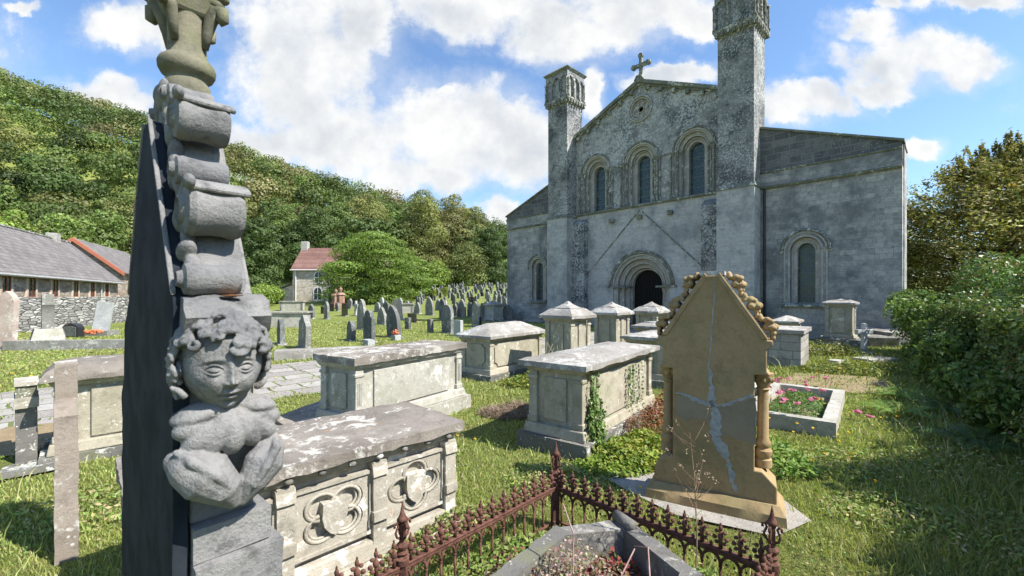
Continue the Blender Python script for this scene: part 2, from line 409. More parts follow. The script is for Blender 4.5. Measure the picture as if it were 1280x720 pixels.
# tomb stones
M['buff_tomb'] = stone('buff_sandstone', (.34, .305, .23), (.42, .385, .30), .5, .12, green=.35, lcol=(.6, .58, .5))
M['grey_tomb'] = stone('pale_grey_stone', (.35, .335, .285), (.44, .42, .365), .5, .2, green=.3, lcol=(.62, .6, .54))
M['buff_clean'] = stone('warm_sandstone', (.32, .225, .115), (.39, .28, .15), .45, .0, green=.4, scale=.8, bump=.3)
M['lichen_top'] = stone('lichened_slab', (.19, .165, .14), (.27, .24, .205), .5, .36, lcol=(.50, .48, .43), lscale=6.5, orange=.35, bump=.7)
M['lichen_roof'] = stone('lichened_hip_slab', (.25, .23, .20), (.34, .32, .29), .5, .5, lcol=(.5, .49, .45), lscale=9, orange=.3, bump=.9)
M['base_dark'] = stone('dark_plinth', (.13, .125, .115), (.2, .19, .17), .5, .35, green=.5)
M['carved'] = stone('carved_pale_stone', (.34, .31, .25), (.43, .395, .33), .55, .35, lcol=(.7, .68, .62), lscale=7, orange=.25)
M['mon_grey'] = stone('weathered_grey_carving', (.17, .17, .17), (.27, .262, .25), .8, 0, scale=2.2, bump=1.0)
M['mon_buff'] = stone('weathered_buff_finial', (.13, .125, .09), (.24, .22, .155), .5, .0, scale=2.4, green=.5)
M['mon_west_shade'] = plain('shade_toned_slate', (.014, .018, .025), .85, (.03, .036, .045), 7, bump=.15, spec=.1)  # dark stone with the west face's shade put into its colour
M['head_slate'] = stone('dark_slate_headstone', (.13, .14, .135), (.23, .235, .22), .6, .32, green=.5, hv=.5, lcol=(.42, .42, .39))
M['head_grey'] = stone('grey_headstone', (.24, .235, .215), (.34, .33, .30), .5, .3, green=.4, hv=.5)
M['head_light'] = stone('light_grey_headstone', (.4, .41, .4), (.5, .51, .5), .3, .1, hv=.2)
M['head_black'] = plain('polished_black_granite', (.02, .02, .022), .25, (.035, .035, .04), 40)
M['red_sand'] = stone('red_sandstone', (.26, .14, .105), (.34, .2, .15), .4, .1)
M['brown_post'] = stone('brown_weathered_stone', (.21, .175, .14), (.31, .265, .22), .6, .35, lcol=(.5, .48, .43), lscale=7)
M['pinkish'] = stone('pinkish_headstone', (.42, .33, .28), (.5, .42, .36), .4, .3)
M['cement'] = plain('cement_repair', (.27, .285, .285), .9, (.36, .37, .36), 25, bump=.5)
M['cement2'] = plain('grey_weathered_face', (.22, .185, .13), .9, (.27, .225, .155), 6, bump=.3)
M['block'] = masonry('ashlar_block_tomb', (.33, .31, .28), (.46, .44, .4), (.16, .15, .13), .5, .2, .012, .3, .4, (.16, .16, .14), .6)
M['rust'] = None
def rustmat():
    m, d, b = newmat('rusted_iron', .85, .25); co_ = objco(d)
    n = d.noise(co_, 30, 5, .7); n2 = d.noise(co_, 6, 3)
    col = d.mix(d.step(n, .35, .65), (.07, .032, .024), (.17, .082, .056)); col = d.mix(d.step(n2, .45, .6, 0, .5), col, (.13, .06, .045))
    d.l.new(col, b.inputs['Base Color']); d.l.new(d.bump(n, .8, .004), b.inputs['Normal']); return m
M['rust'] = rustmat()
M['kerb'] = stone('grey_kerb', (.125, .12, .11), (.19, .18, .165), .6, .2, green=.5, lcol=(.35, .34, .3))
M['leaf'] = leafmat('foliage', .3, .55); M['leaf_gloss'] = leafmat('glossy_foliage', .2, .4); M['grassm'] = leafmat('grass_blades', .35, .6)
M['petal'] = leafmat('petals', .3, .6)
M['bark'] = plain('bark', (.09, .07, .05), .95, (.05, .04, .03), 10, bump=.8)
M['twig'] = plain('dry_stem', (.3, .22, .14), .9, (.2, .13, .08), 20)
M['redtwig'] = plain('pale_bramble_stem', (.42, .3, .26), .8, (.3, .16, .14), 20)
# ground
def groundmat():
    m, d, b = newmat('meadow_ground', .95, .1); tc = d.new('ShaderNodeTexCoord').outputs['Object']
    n1 = d.noise(tc, .35, 5, .6); n2 = d.noise(tc, 2.2, 5, .65); n3 = d.noise(tc, 25, 4, .7); n4 = d.noise(tc, 120, 3, .7)
    col = d.mix(d.step(n1, .35, .65), (.21, .255, .06), (.27, .295, .09))
    col = d.mix(d.step(n2, .5, .72, 0, .6), col, (.24, .225, .09))
    col = d.mix(d.step(n3, .4, .7, 0, .55), col, (.06, .095, .02)); col = d.mix(d.step(n4, .5, .7, 0, .35), col, (.25, .28, .1))
    d.l.new(col, b.inputs['Base Color']); d.l.new(d.bump(d.math('ADD', n3, n4), 1., .04), b.inputs['Normal']); return m
M['ground'] = groundmat()
def pathmat():
    m, d, b = newmat('flagstones', .9, .2); mp = d.new('ShaderNodeMapping'); mp.inputs['Rotation'].default_value = (0, 0, R(-44)); d.l.new(d.new('ShaderNodeTexCoord').outputs['Object'], mp.inputs['Vector']); tc = mp.outputs[0]
    x, y, z = d.sep(tc)
    br = d.new('ShaderNodeTexBrick'); d.put(br.inputs['Vector'], d.comb(d.math('ADD', x, d.math('MULTIPLY', d.noise(tc, 1.2, 2), .25)), d.math('ADD', y, d.math('MULTIPLY', d.noise(tc, 1.5, 2), .15)), 0.)); br.offset = .43; br.squash = .6; br.squash_frequency = 2
    for k, vv in (('Scale', 1), ('Brick Width', .85), ('Row Height', .52), ('Mortar Size', .022), ('Mortar Smooth', .2)): br.inputs[k].default_value = vv
    br.inputs['Color1'].default_value = (.26, .235, .22, 1); br.inputs['Color2'].default_value = (.38, .36, .33, 1)
    n = d.noise(tc, 3, 6, .7); n2 = d.noise(tc, 30, 4)
    col = d.mix(d.step(n, .4, .7, 0, .5), br.outputs['Color'], (.2, .17, .15)); col = d.mix(d.step(n2, .45, .7, 0, .3), col, (.5, .48, .42))
    gm = d.math('MAXIMUM', d.math('MULTIPLY', br.outputs['Fac'], d.step(d.noise(tc, 1.6, 3), .38, .5)), d.step(d.noise(tc, 1.1, 4, .7), .66, .72))
    col = d.mix(gm, col, (.13, .16, .05))
    d.l.new(col, b.inputs['Base Color'])
    d.l.new(d.bump(d.math('ADD', d.math('SUBTRACT', 1., br.outputs['Fac']), n2), .6, .02), b.inputs['Normal']); return m
M['path'] = pathmat()
def soilmat(name, c1, c2, g):
    m, d, b = newmat(name, .95, .1); tc = d.new('ShaderNodeTexCoord').outputs['Object']
    n = d.noise(tc, 5, 6, .7); n2 = d.noise(tc, 45, 4, .8)
    col = d.mix(d.step(n, .35, .65), c1, c2); col = d.mix(d.step(n2, .5, .75, 0, .5), col, tuple(q*.5 for q in c1)); col = d.mix(d.step(d.noise(tc, 2.5, 5, .7), .55, .62, 0, g), col, (.13, .16, .05))
    d.l.new(col, b.inputs['Base Color']); d.l.new(d.bump(n2, .8, .02), b.inputs['Normal']); return m
M['concrete'] = soilmat('concrete_slab', (.32, .3, .27), (.42, .39, .35), .4)
M['soil'] = soilmat('sandy_soil', (.26, .2, .12), (.34, .26, .16), .8)
# ------------------------------------------------------------------ ground sheet
def axis(lo, hi, fine_lo, fine_hi, st, g):
    a = list(np.arange(fine_lo, fine_hi, st)); q = st; xx = fine_hi
    while xx < hi: a.append(xx); q *= g; xx += q
    q = st; xx = fine_lo
    b = []
    while xx > lo: xx -= q; q *= g; b.append(xx)
    return np.array(b[::-1]+a)
xs = axis(-900, 900, -30, 20, 1., 1.08); ys = axis(-200, 1500, -4, 50, 1., 1.06)
GX, GY = np.meshgrid(xs, ys, indexing='ij')
GZ = hill(GX, GY) + .0*GX
V = np.stack([GX.ravel(), GY.ravel(), GZ.ravel()], 1); nx, ny = len(xs), len(ys)
I, J = np.meshgrid(np.arange(nx-1), np.arange(ny-1), indexing='ij'); base = (I*ny+J).ravel()
F = np.stack([base, base+ny, base+ny+1, base+1], 1)
g = np_mesh('ground', V, F, M['ground'], smooth=True); tag(g, 'grassy churchyard ground rising to the wooded hill', None, kind='structure')
def sheet(name, poly, z, mat, label, wob=.05, seg=.25):
    pts = []
    n = len(poly)
    for i in range(n):
        a, b = Vector(poly[i]), Vector(poly[(i+1) % n]); k = max(1, int((b-a).length/seg))
        for j in range(k):
            p = a.lerp(b, j/k); q = Vector((p.x*1.7, p.y*1.7, z*50)); pts.append((p.x+wob*mnoise.noise(q), p.y+wob*mnoise.noise(q+Vector((9, 9, 9)))))
    o = MB().add([(x, y, z+gz(x, y)) for x, y in pts], [tuple(range(len(pts)))]).build(name, mat)
    return tag(o, label, None, kind='structure')
EAST = Vector((.7185, .6956)); SOUTH = Vector((.6956, -.7185))
PC = Vector((-4.75, 8.75)); PW = 1.95
def pathpt(t, s): return tuple(PC+EAST*t+SOUTH*s)
sheet('path', [pathpt(-16, -PW), pathpt(17.3, -PW), pathpt(17.3, PW), pathpt(-16, PW)], .012, M['path'], 'worn grey flagstone path crossing the churchyard to the church', .1)
ROT_E = R(44.07)
FOOT = []   # footprints kept clear of grass: (cx,cy,rot,hx,hy)
def foot(cx, cy, rot, hx, hy): FOOT.append((cx, cy, rot, hx, hy))
# ------------------------------------------------------------------ the church; local x = south, y = into the building
CH = thing('church', (6.58, 21.92, 0), R(-45.93), 'grey stone church with tall square turrets, round-arched windows and an arched doorway', 'church')
T = .28
def zone(x0, x1, z0, z1): return [(x0, z0), (x1, z0), (x1, z1), (x0, z1)]
# lower nave wall with door opening
SP = 2.2
plate('wall', [(-4.1, 0), (-1.62, 0)] + [(1.62*math.cos(math.pi-math.pi*i/24), SP+1.62*math.sin(math.pi*i/24)) for i in range(25)] + [(1.62, 0), (4.1, 0), (4.1, 6.3), (-4.1, 6.3)], [], 0, T, M['render_wall'], CH)
# stepped orders of the doorway
door = MB(); 
def archring(ro, ri, y0, y1, zs, z0, n=24):
    a = [(-ro, z0)] + [(ro*math.cos(math.pi-math.pi*i/n), zs+ro*math.sin(math.pi*i/n)) for i in range(n+1)] + [(ro, z0), (ri, z0)] + [(ri*math.cos(math.pi*i/n), zs+ri*math.sin(math.pi*i/n)) for i in range(n+1)] + [(-ri, z0)]
    return a, y0, y1
DR = plate('doorway', archring(1.66, 1.42, 0, 1, SP, 0)[0], [], .10, .5, M['trim'], CH)
for ro, ri, y0, y1 in ((1.46, 1.18, .32, .7), (1.22, .98, .52, .95), (1.02, .87, .75, 1.2)):
    plate('arch_order', archring(ro, ri, 0, 1, SP, 0)[0], [], y0, y1, M['trim'], DR)
def arc(r, y, zs, cx=0, n=28, a0=0, a1=180): return [(cx+r*math.cos(R(a0+(a1-a0)*i/n)), y, zs+r*math.sin(R(a0+(a1-a0)*i/n))) for i in range(n+1)]
for r, y, t in ((1.80, -.03, .05), (1.70, -.02, .06), (1.60, .02, .05), (1.43, .12, .055), (1.34, .30, .045), (1.19, .33, .055), (1.10, .50, .04), (.99, .54, .05), (.89, .76, .045)):
    MB().tube(arc(r, y, SP), t, 8).build('moulding', M['trim_dark'] if r > 1.68 else M['trim'], DR, smooth=True)
for sx in (-1, 1):
    for r, y in ((1.43, .16), (1.19, .37), (.99, .6)):
        c = (sx*r, y, 0)
        cl = MB().lathe([(.10, .25), (.10, .35), (.062, .4), (.06, 1.0), (.08, 1.02), (.08, 1.07), (.06, 1.09), (.06, 1.85), (.075, 1.88), (.06, 1.9), (.085, 1.98), (.11, 2.08), (.115, 2.1)], c, 12).build('colonnette', M['trim'], DR, smooth=True, auto=True)
    q = MB().box(min(sx*.86, sx*1.95), max(sx*.86, sx*1.95), -.05, .1, 2.1, 2.2); q.box(min(sx*.86, sx*1.5), max(sx*.86, sx*1.5), .1, .75, 2.1, 2.2)
    q.build('impost', M['trim_dark'], DR, bevel=.012)
DD = MB().prism(arch(0, SP, .95, 0), .98, 1.04).build('door', M['wood_dark'], CH)
for x in np.arange(-.8, .81, .16): MB().box(x-.012, x+.012, .955, .985, .05, 2.9-abs(x)*.4).build('batten', M['wood_dark'], DD)
MB().box(-.9, .9, .94, .98, 2.1, 2.16).box(-.02, .02, .93, .98, 0, 3.0).build('door_rail', M['wood_dark'], DD)
# upper nave wall, lichened, with three windows and rose
WX = (-2.73, 0, 2.73); WS = 8.62
holes = [arch(x, WS, .86, 6.42) for x in WX] + [[(.5*math.cos(2*math.pi*i/24), 11.3+.5*math.sin(2*math.pi*i/24)) for i in range(24)]]
plate('gable_wall', [(-4.1, 6.38), (4.1, 6.38), (4.1, 10.75), (0, 12.55), (-4.1, 10.75)], holes, .02, .45, M['gable_wall'], CH)
def nave_window(cx, zs, zb, big=1.0, lab=None, up=True):
    w_ = MB().prism([(cx+a, z) for a, z in archring(.94*big, .62*big, 0, 1, 0, zb-zs)[0]], .2, .5)
    w_.v = [(x, y, z+zs) for x, y, z in w_.v]
    W = w_.build('window', M['trim'], CH)
    w2 = MB().prism([(cx+a, z) for a, z in archring(.66*big, .37*big, 0, 1, 0, zb-zs)[0]], .38, .7); w2.v = [(x, y, z+zs) for x, y, z in w2.v]
    w2.build('window_reveal', M['trim'], W)
    MB().prism([(x+0, z) for x, z in arch(cx, zs, .40*big, zb)], .62, .66).build('glass', M['glass'], W)
    for r, y, t in ((.98, .0, .05), (.88, .04, .05), (.80, .08, .04), (.62, .2, .045), (.53, .3, .03), (.39, .4, .035)):
        MB().tube(arc(r*big, y, zs, cx, 20), t*big, 7).build('moulding', M['trim_dark'] if r > .9 else M['trim'], W, smooth=True)
    for sx in (-1, 1):
        for r, y in ((1.09, -.03), (.95, .0), (.80, .06), (.62, .2)):
            prof = [(.075, zb+.02), (.075, zb+.12), (.05, zb+.16)]
            for kk in (1, 2):
                z = zb+(zs-zb)*kk/3; prof += [(.045, z-.04), (.062, z-.03), (.062, z+.03), (.045, z+.04)]
            prof += [(.045, zs-.22), (.065, zs-.2), (.05, zs-.18), (.085, zs-.06), (.09, zs-.02)]
            MB().lathe(prof, (cx+sx*r*big, y+.0, 0), 8).build('colonnette', M['trim_dark'], W, smooth=True, auto=True)
        MB().box(cx+sx*.95*big-.2, cx+sx*.95*big+.2, -.07, .16, zs-.03, zs+.05).build('impost', M['trim_dark'], W, bevel=.01)
    return W
for x in WX: nave_window(x, WS, 6.42)
MB().box(-1.7, -1.12, -.04, .06, WS-.04, WS+.04).box(1.12, 1.7, -.04, .06, WS-.04, WS+.04).build('string_course', M['trim_dark'], CH, bevel=.01)
RO = MB().lathe([(.38, .1), (.38, .06), (.60, -.03), (.66, -.06), (.66, .1)], (0, 0, 0), 32, 'y')
RW = MB()
for r, y, t in ((.64, -.03, .05), (.54, .0, .035)): RW.tube([(r*math.cos(2*math.pi*i/32), y, 11.3+r*math.sin(2*math.pi*i/32)) for i in range(33)], t, 8)
rw = RW.build('rose_window', M['trim'], CH, smooth=True)
FO = MB()
for k in range(6):
    a = 2*math.pi*k/6+.5; cx, cz = .30*math.cos(a), 11.3+.30*math.sin(a)
    FO.tube([(cx+.15*math.cos(a+R(t)), .08, cz+.15*math.sin(a+R(t))) for t in range(-130, 131, 20)], .03, 6)
FO.tube([(.17*math.cos(2*math.pi*i/16), .08, 11.3+.17*math.sin(2*math.pi*i/16)) for i in range(17)], .03, 6)
FO.build('tracery', M['trim'], rw, smooth=True)
plate('rose_panel', [(.54*math.cos(2*math.pi*i/24), 11.3+.54*math.sin(2*math.pi*i/24)) for i in range(24)], [[(.16*math.cos(2*math.pi*i/16), 11.3+.16*math.sin(2*math.pi*i/16)) for i in range(16)]], .13, .2, M['trim'], rw)
MB().box(-.25, .25, .44, .5, 11.05, 11.55).build('rose_backing', M['wood_dark'], rw)
# gable coping and corbels
sl = (12.62-10.82)/4.1
for sx in (-1, 1):
    MB().prism([(0, 12.60), (sx*4.12, 12.60-sl*4.12), (sx*4.12, 12.78-sl*4.12), (0, 12.80)], -.22, .6).build('gable_coping', M['coping'], CH, bevel=.02)
    MB().prism([(0, 12.50), (sx*4.1, 12.50-sl*4.1), (sx*4.1, 12.598-sl*4.1), (0, 12.598)], -.1, .0).build('coping_moulding', M['trim_dark'], CH)
    for k in range(6):
        x = sx*(.45+.68*k); z = 12.50-sl*abs(x)
        MB().prism([(x-.09, z-.2), (x+.09, z-.2), (x+.11, z+.02), (x-.11, z+.02)], -.16, .04).build('corbel', M['trim_dark'], CH, bevel=.03)
MB().prism([(-.26, 12.75), (.26, 12.75), (.12, 12.98), (-.12, 12.98)], -.2, .3).build('cross_base', M['trim_dark'], CH, bevel=.02)
cr = MB().box(-.075, .075, 0, .16, 12.96, 14.05)
cr.prism([(-.42, 13.48), (.42, 13.48), (.42, 13.66), (-.42, 13.66)], 0.002, .158)
for (x, z) in ((-.42, 13.57), (.42, 13.57), (0, 14.05)):
    cr.prism([(x+.13*math.cos(2*math.pi*i/10), z+.13*math.sin(2*math.pi*i/10)) for i in range(10)], -.01, .17)
cr.prism([(-.13, 12.95), (.13, 12.95), (.07, 13.15), (-.07, 13.15)], -.005, .165)
cr.build('gable_cross', M['trim_dark'], CH, bevel=.015)
# big incised gable line over the door
for sx in (-1, 1):
    MB().tube([(0, -.015, 6.12), (sx*3.35, -.015, 2.85)], .035, 5).build('drip_moulding', M['trim_dark'], CH)
for x in (-1.63, 0, 1.63): MB().box(x-.15, x+.15, -.2, .02, 5.62, 5.84).build('corbel', M['coping'], CH, bevel=.04)
# string course
def strc(x0, x1, y, z, h=.16, dd=.1, mat='trim_dark'):
    return MB().prism([(y, z), (y-dd*.5, z), (y-dd, z+h*.4), (y-dd, z+h*.7), (y, z+h)], x0, x1, 'x').build('string_course', M[mat], CH, bevel=.01)
strc(-4.1, 4.1, 0, 6.26, .15, .14, 'coping')
# turrets
for sx in (-1, 1):
    a, b = sorted((sx*4.12, sx*5.54)); c = (a+b)/2; hw = (b-a)/2
    MB().box(a, b, -.8, .62, 6.2, 12.75).build('turret_shaft', M['turret_wall'], CH)
    MB().box(a-.03, b+.03, -.86, .6, 0, 6.2).build('buttress', M['render_wall'], CH)
    MB().frustum((a-.09, b+.09, -.92, .6), (a-.03, b+.03, -.86, .6), 6.18, 6.36).build('string_course', M['coping'], CH, bevel=.01)
    MB().box(a-.08, b+.08, -.91, .6, 0, .6).build('plinth', M['ashlar'], CH, bevel=.02)
    # pilaster toward the centre
    p0, p1 = sorted((sx*3.25, sx*4.1))
    MB().box(p0, p1, -.42, .02, 0, 5.75).prism([(-.42, 5.75), (.02, 5.75), (.02, 6.1)], p0, p1, 'x').build('pilaster', M['turret_wall'], CH)
    # cap
    cap = MB().frustum((a-.02, b+.02, -.82, .64), (a-.17, b+.17, -.97, .79), 12.72, 12.98).box(a-.17, b+.17, -.97, .79, 12.98, 13.06).build('turret_cap', M['trim_dark'], CH)
    for fx in np.linspace(a-.02, b+.02, 7):
        MB().box(fx-.05, fx+.05, -.99, -.8, 12.74, 12.96).build('corbel', M['trim_dark'], cap, bevel=.015)
    for fy in np.linspace(-.82, .64, 7):
        MB().box(b+.0, b+.19, fy-.05, fy+.05, 12.74, 12.96).build('corbel', M['trim_dark'], cap, bevel=.015)
    MB().box(a-.0, b+.0, -.8, .62, 13.06, 14.55).build('cap_core', M['turret_wall'], cap)
    # blind arcade: arched plates on front and both sides
    def arc_plate(w0, w1, y, mat, rot=None, shift=None):
        n = 3; wd = (w1-w0)/n; hs = []
        for k in range(n):
            hs.append(arch(w0+wd*(k+.5), 14.1, wd*.38, 13.1, 10))
        o = plate('blind_arcade', [(w0, 13.062), (w1, 13.062), (w1, 14.55), (w0, 14.55)], hs, y, y+.1, mat, cap); return o
    arc_plate(a-.1, b+.1, -.9, M['turret_wall'])
    for s2 in (-1, 1):
        o = arc_plate(-.73, .73, 0, M['turret_wall']); o.rotation_euler.z = R(90); o.location = (b+.1 if s2 > 0 else a, -.09, 0)
    for k in range(4):
        x = a-.08+(b-a+.16)*k/3
        MB().lathe([(.06, 13.06), (.06, 13.15), (.04, 13.2), (.04, 13.6), (.055, 13.62), (.04, 13.65), (.04, 13.98), (.07, 14.12)], (x, -.95, 0), 8).build('colonnette', M['trim_dark'], cap, smooth=True)
        for s2 in (-1, 1):
            MB().lathe([(.06, 13.06), (.06, 13.15), (.04, 13.2), (.04, 13.6), (.055, 13.62), (.04, 13.65), (.04, 13.98), (.07, 14.12)], (c+s2*(hw+.15), -.85+1.5*k/3, 0), 8).build('colonnette', M['trim_dark'], cap, smooth=True)
    MB().frustum((a-.12, b+.12, -.92, .74), (a-.22, b+.22, -1.02, .84), 14.55, 14.68).frustum((a-.22, b+.22, -1.02, .84), (a-.05, b+.05, -.85, .67), 14.68, 14.84).build('cap_roof', M['coping'], cap)
# aisles
for sx in (-1, 1):
    a, b = sorted((sx*5.54, sx*9.96)); wx = sx*7.13; ws = 3.5
    o1 = plate('aisle_wall', zone(a, b, 0, 6.22), [arch(wx, ws, .52, 1.42)], .02, .4, M['ashlar'], CH)
    plate('aisle_parapet', [(a, 6.22), (b, 6.22), (b, 7.05), (a, 8.72)] if sx > 0 else [(a, 6.22), (b, 6.22), (b, 8.72), (a, 7.05)], [], .0, .38, M['ashlar_dark'], CH)
    lo, hi = (7.02, 8.70)
    xin, xout = (sx*5.54, sx*10.02)
    MB().prism([(xin, hi), (xout, lo), (xout, lo+.09), (xin, hi+.09)], -.1, .5).build('aisle_coping', M['coping'], CH, bevel=.01)
    strc(a, b+.0, .0, 6.12, .13, .12, 'coping')
    MB().box(a, b, -.02, .03, 6.25, 6.78).build('parapet_band', M['ashlar'], CH)
    strc(a, b, .0, 6.78, .10, .09, 'coping')
    W = plate('window', [(wx+x, z) for x, z in archring(.56, .30, 0, 1, ws, 1.42)[0]], [], .2, .5, M['trim'], CH)
    MB().prism(arch(wx, ws, .33, 1.42), .42, .46).build('glass', M['glass'], W)
    for r, y, t in ((.80, -.02, .06), (.70, .0, .04), (.55, .02, .045), (.47, .18, .03), (.31, .2, .03)):
        MB().tube(arc(r, y, ws, wx, 20), t, 7).build('moulding', M['trim_dark'] if r > .75 else M['trim'], W, smooth=True)
    for s2 in (-1, 1):
        for r, y in ((.55, .03), (.47, .18), (.70, .0)):
            MB().box(wx+s2*r-.03, wx+s2*r+.03, y-.02, y+.04, 1.42, ws).build('jamb_moulding', M['trim'], W, bevel=.008)
        MB().ell((wx+s2*.8, -.03, ws-.02), (.09, .07, .1)).build('label_stop', M['trim_dark'], W, smooth=True)
    MB().prism([(.05, 1.26), (-.14, 1.26), (-.14, 1.33), (.05, 1.42)], wx-.78, wx+.78, 'x').build('sill', M['trim_dark'], W, bevel=.01)
    MB().box(sx*9.96-.0 if sx > 0 else -9.99, 9.99 if sx > 0 else -9.96, .4, 1.5 if sx > 0 else 14, 0, 7.0).build('side_wall', M['ashlar'], CH)
    MB().prism([(xin*.75, 8.9), (xout, 6.95), (xout, 7.02), (xin*.75, 9.0)], .5, 1.5 if sx > 0 else 14.).build('aisle_roof', M['slate'], CH)
    MB().box(a, b, -.06, .02, 0, .55).build('plinth', M['ashlar'], CH, bevel=.02)
MB().box(-3.25, -1.95, -.06, .0, 0, .5).box(1.95, 3.25, -.06, .0, 0, .5).build('plinth', M['ashlar'], CH, bevel=.02)
MB().lathe([(.05, 0), (.05, 6.1)], (5.72, -.08, 0), 8).build('downpipe', M['head_black'], CH)
for sx in (-1, 1):
    MB().prism([(0, 12.5), (sx*4.3, 12.5-sl*4.3), (sx*4.3, 12.4-sl*4.3), (0, 12.4)], .6, 14.).build('nave_roof', M['slate'], CH)
    MB().box(min(sx*4.0, sx*4.2), max(sx*4.0, sx*4.2), .6, 14, 6, 10.6).build('clerestory_wall', M['ashlar'], CH)
foot(7.7, 24, R(-45.93), 10.3, 3)
# rotate roof textures is not needed: roofs are barely seen
# ------------------------------------------------------------------ long stone house on the left, local x toward camera-right/back along the eaves
E1 = Vector((-32.8, 35.5)); dS = Vector((-24.8, 20.7))-E1; LS = 30.; uS = dS.normalized()
angS = math.atan2(-uS.y, -uS.x)-math.pi/2      # local y points away from the camera
# with y toward the camera, the seen wall is on the +x or -x side; wall faces the churchyard (right)
nrm = Vector((math.cos(angS), math.sin(angS)))
S = thing('stone_house', (E1.x, E1.y, 0), angS, 'long low stone house with grey slate roof and red-framed windows behind the churchyard wall', 'house')
hw, ze, zr = 3., 3.0, 5.85
MB().prism([(-2*hw, -.5), (0, -.5), (0, ze), (-hw, zr-.05), (-2*hw, ze)], -LS, 0).build('wall', M['brown_rubble'], S)
for x1 in (.3, -2*hw-.3):
    zz = ze-(zr-ze)/hw*.3
    MB().prism([(-hw, zr), (x1, zz), (x1, zz+.1), (-hw, zr+.1)], -LS-.2, .2).build('roof', M['slate'], S)
MB().tube([(.36, .2, ze-.28), (.36, -LS, ze-.28)], .07, 8).build('gutter', M['metal_grey'], S)
MB().tube([(-hw, .2, zr+.12), (-hw, -LS, zr+.12)], .1, 6).build('ridge_tiles', M['trim_dark'], S)
def wall_window(par, y, zb, zt, wd, fm='frame_red'):
    w_ = MB().box(-.02, .06, y-wd/2-.17, y+wd/2+.17, zt, zt+.2).box(-.02, .07, y-wd/2-.18, y-wd/2, zb-.1, zt).box(-.02, .07, y+wd/2, y+wd/2+.18, zb-.1, zt).box(-.02, .1, y-wd/2-.2, y+wd/2+.2, zb-.22, zb-.1)
    W = w_.build('window', M['buff'], par, bevel=.02)
    MB().box(-.02, .02, y-wd/2, y+wd/2, zb-.1, zt).build('pane', M['pane'], W)
    MB().box(.022, .05, y-wd/2, y+wd/2, zt-.07, zt-.001).box(.022, .05, y-wd/2, y+wd/2, zb-.1, zb-.03).box(.022, .05, y-wd/2, y-wd/2+.06, zb-.03, zt-.07).box(.022, .05, y+wd/2-.06, y+wd/2, zb-.03, zt-.07).box(.022, .05, y-.03, y+.03, zb-.03, zt-.07).box(.022, .048, y-wd/2+.06, y-.03, (zb+zt)/2, (zb+zt)/2+.04).box(.022, .048, y+.03, y+wd/2-.06, (zb+zt)/2, (zb+zt)/2+.04).build('window_frame', M[fm], W)
def along(px):    # distance along the eaves line seen at that column of the survey
    r_ = (px-640)/533.
    return (r_*E1.y-E1.x)/(uS.x-r_*uS.y)
for px in (-20, 7, 39, 68, 94, 115, 133): wall_window(S, -along(px), 1.72, 2.66, .8)
MB().lathe([(.05, 0), (.05, ze-.3)], (.1, -along(125), 0), 8).build('downpipe', M['metal_grey'], S)
MB().box(-hw-.3, -hw+.3, -2.9, -2.2, zr-.3, zr+.5).build('chimney', M['trim'], S, bevel=.02)
# taller second range with red brick verge
S2 = thing('gabled_barn', (-34.5, 37.6, 0), angS, 'taller slate-roofed stone building with red brick gable verge behind the long house', 'house')
hw2, ze2, zr2 = 3., 3.9, 6.5
MB().prism([(-2*hw2, -.5), (0, -.5), (0, ze2), (-hw2, zr2-.05), (-2*hw2, ze2)], 0, 14).build('wall', M['brown_rubble'], S2)
for x1 in (.3, -2*hw2-.3):
    zz = ze2-(zr2-ze2)/hw2*.3
    MB().prism([(-hw2, zr2), (x1, zz), (x1, zz+.1), (-hw2, zr2+.1)], -.05, 14).build('roof', M['slate'], S2)
    MB().prism([(-hw2, zr2+.12), (x1*1.02, zz+.12), (x1*1.02, zz-.2), (-hw2, zr2-.22)], -.35, -.052).build('brick_verge', M['brick_red'], S2)
# ------------------------------------------------------------------ churchyard wall
def stone_wall(pts, h, th, name, label):
    x0, y0 = pts[0]; r = None
    o = MB()
    vs = []; n = len(pts)
    for i, (x, y) in enumerate(pts):
        a = Vector(pts[max(i-1, 0)]); b = Vector(pts[min(i+1, n-1)]); t = (b-a).normalized(); nn = Vector((t.y, -t.x))*th/2
        zb = gz(x, y)
        for s, z in ((1, zb-.3), (1, zb+h), (-1, zb+h), (-1, zb-.3)): vs.append((x+nn.x*s-x0, y+nn.y*s-y0, z))
    fs = [(4*i+k, 4*i+(k+1) % 4, 4*i+4+(k+1) % 4, 4*i+4+k) for i in range(n-1) for k in range(4)] + [(0, 1, 2, 3), tuple(4*n-4+k for k in (3, 2, 1, 0))]
    o.add(vs, fs)
    ob = o.build(name, M['rubble'], None, (x0, y0, 0), rough=(.9, .05, 1.2)); return tag(ob, label, 'wall')
stone_wall([(-20.5, 9.5), (-22.2, 15.5), (-22.7, 19.5), (-24.1, 24), (-26, 29.3), (-28.4, 36), (-30.2, 44), (-32.2, 51), (-33.5, 56)], 1.62, .5, 'churchyard_wall', 'rough grey dry-stone wall in front of the long stone house')
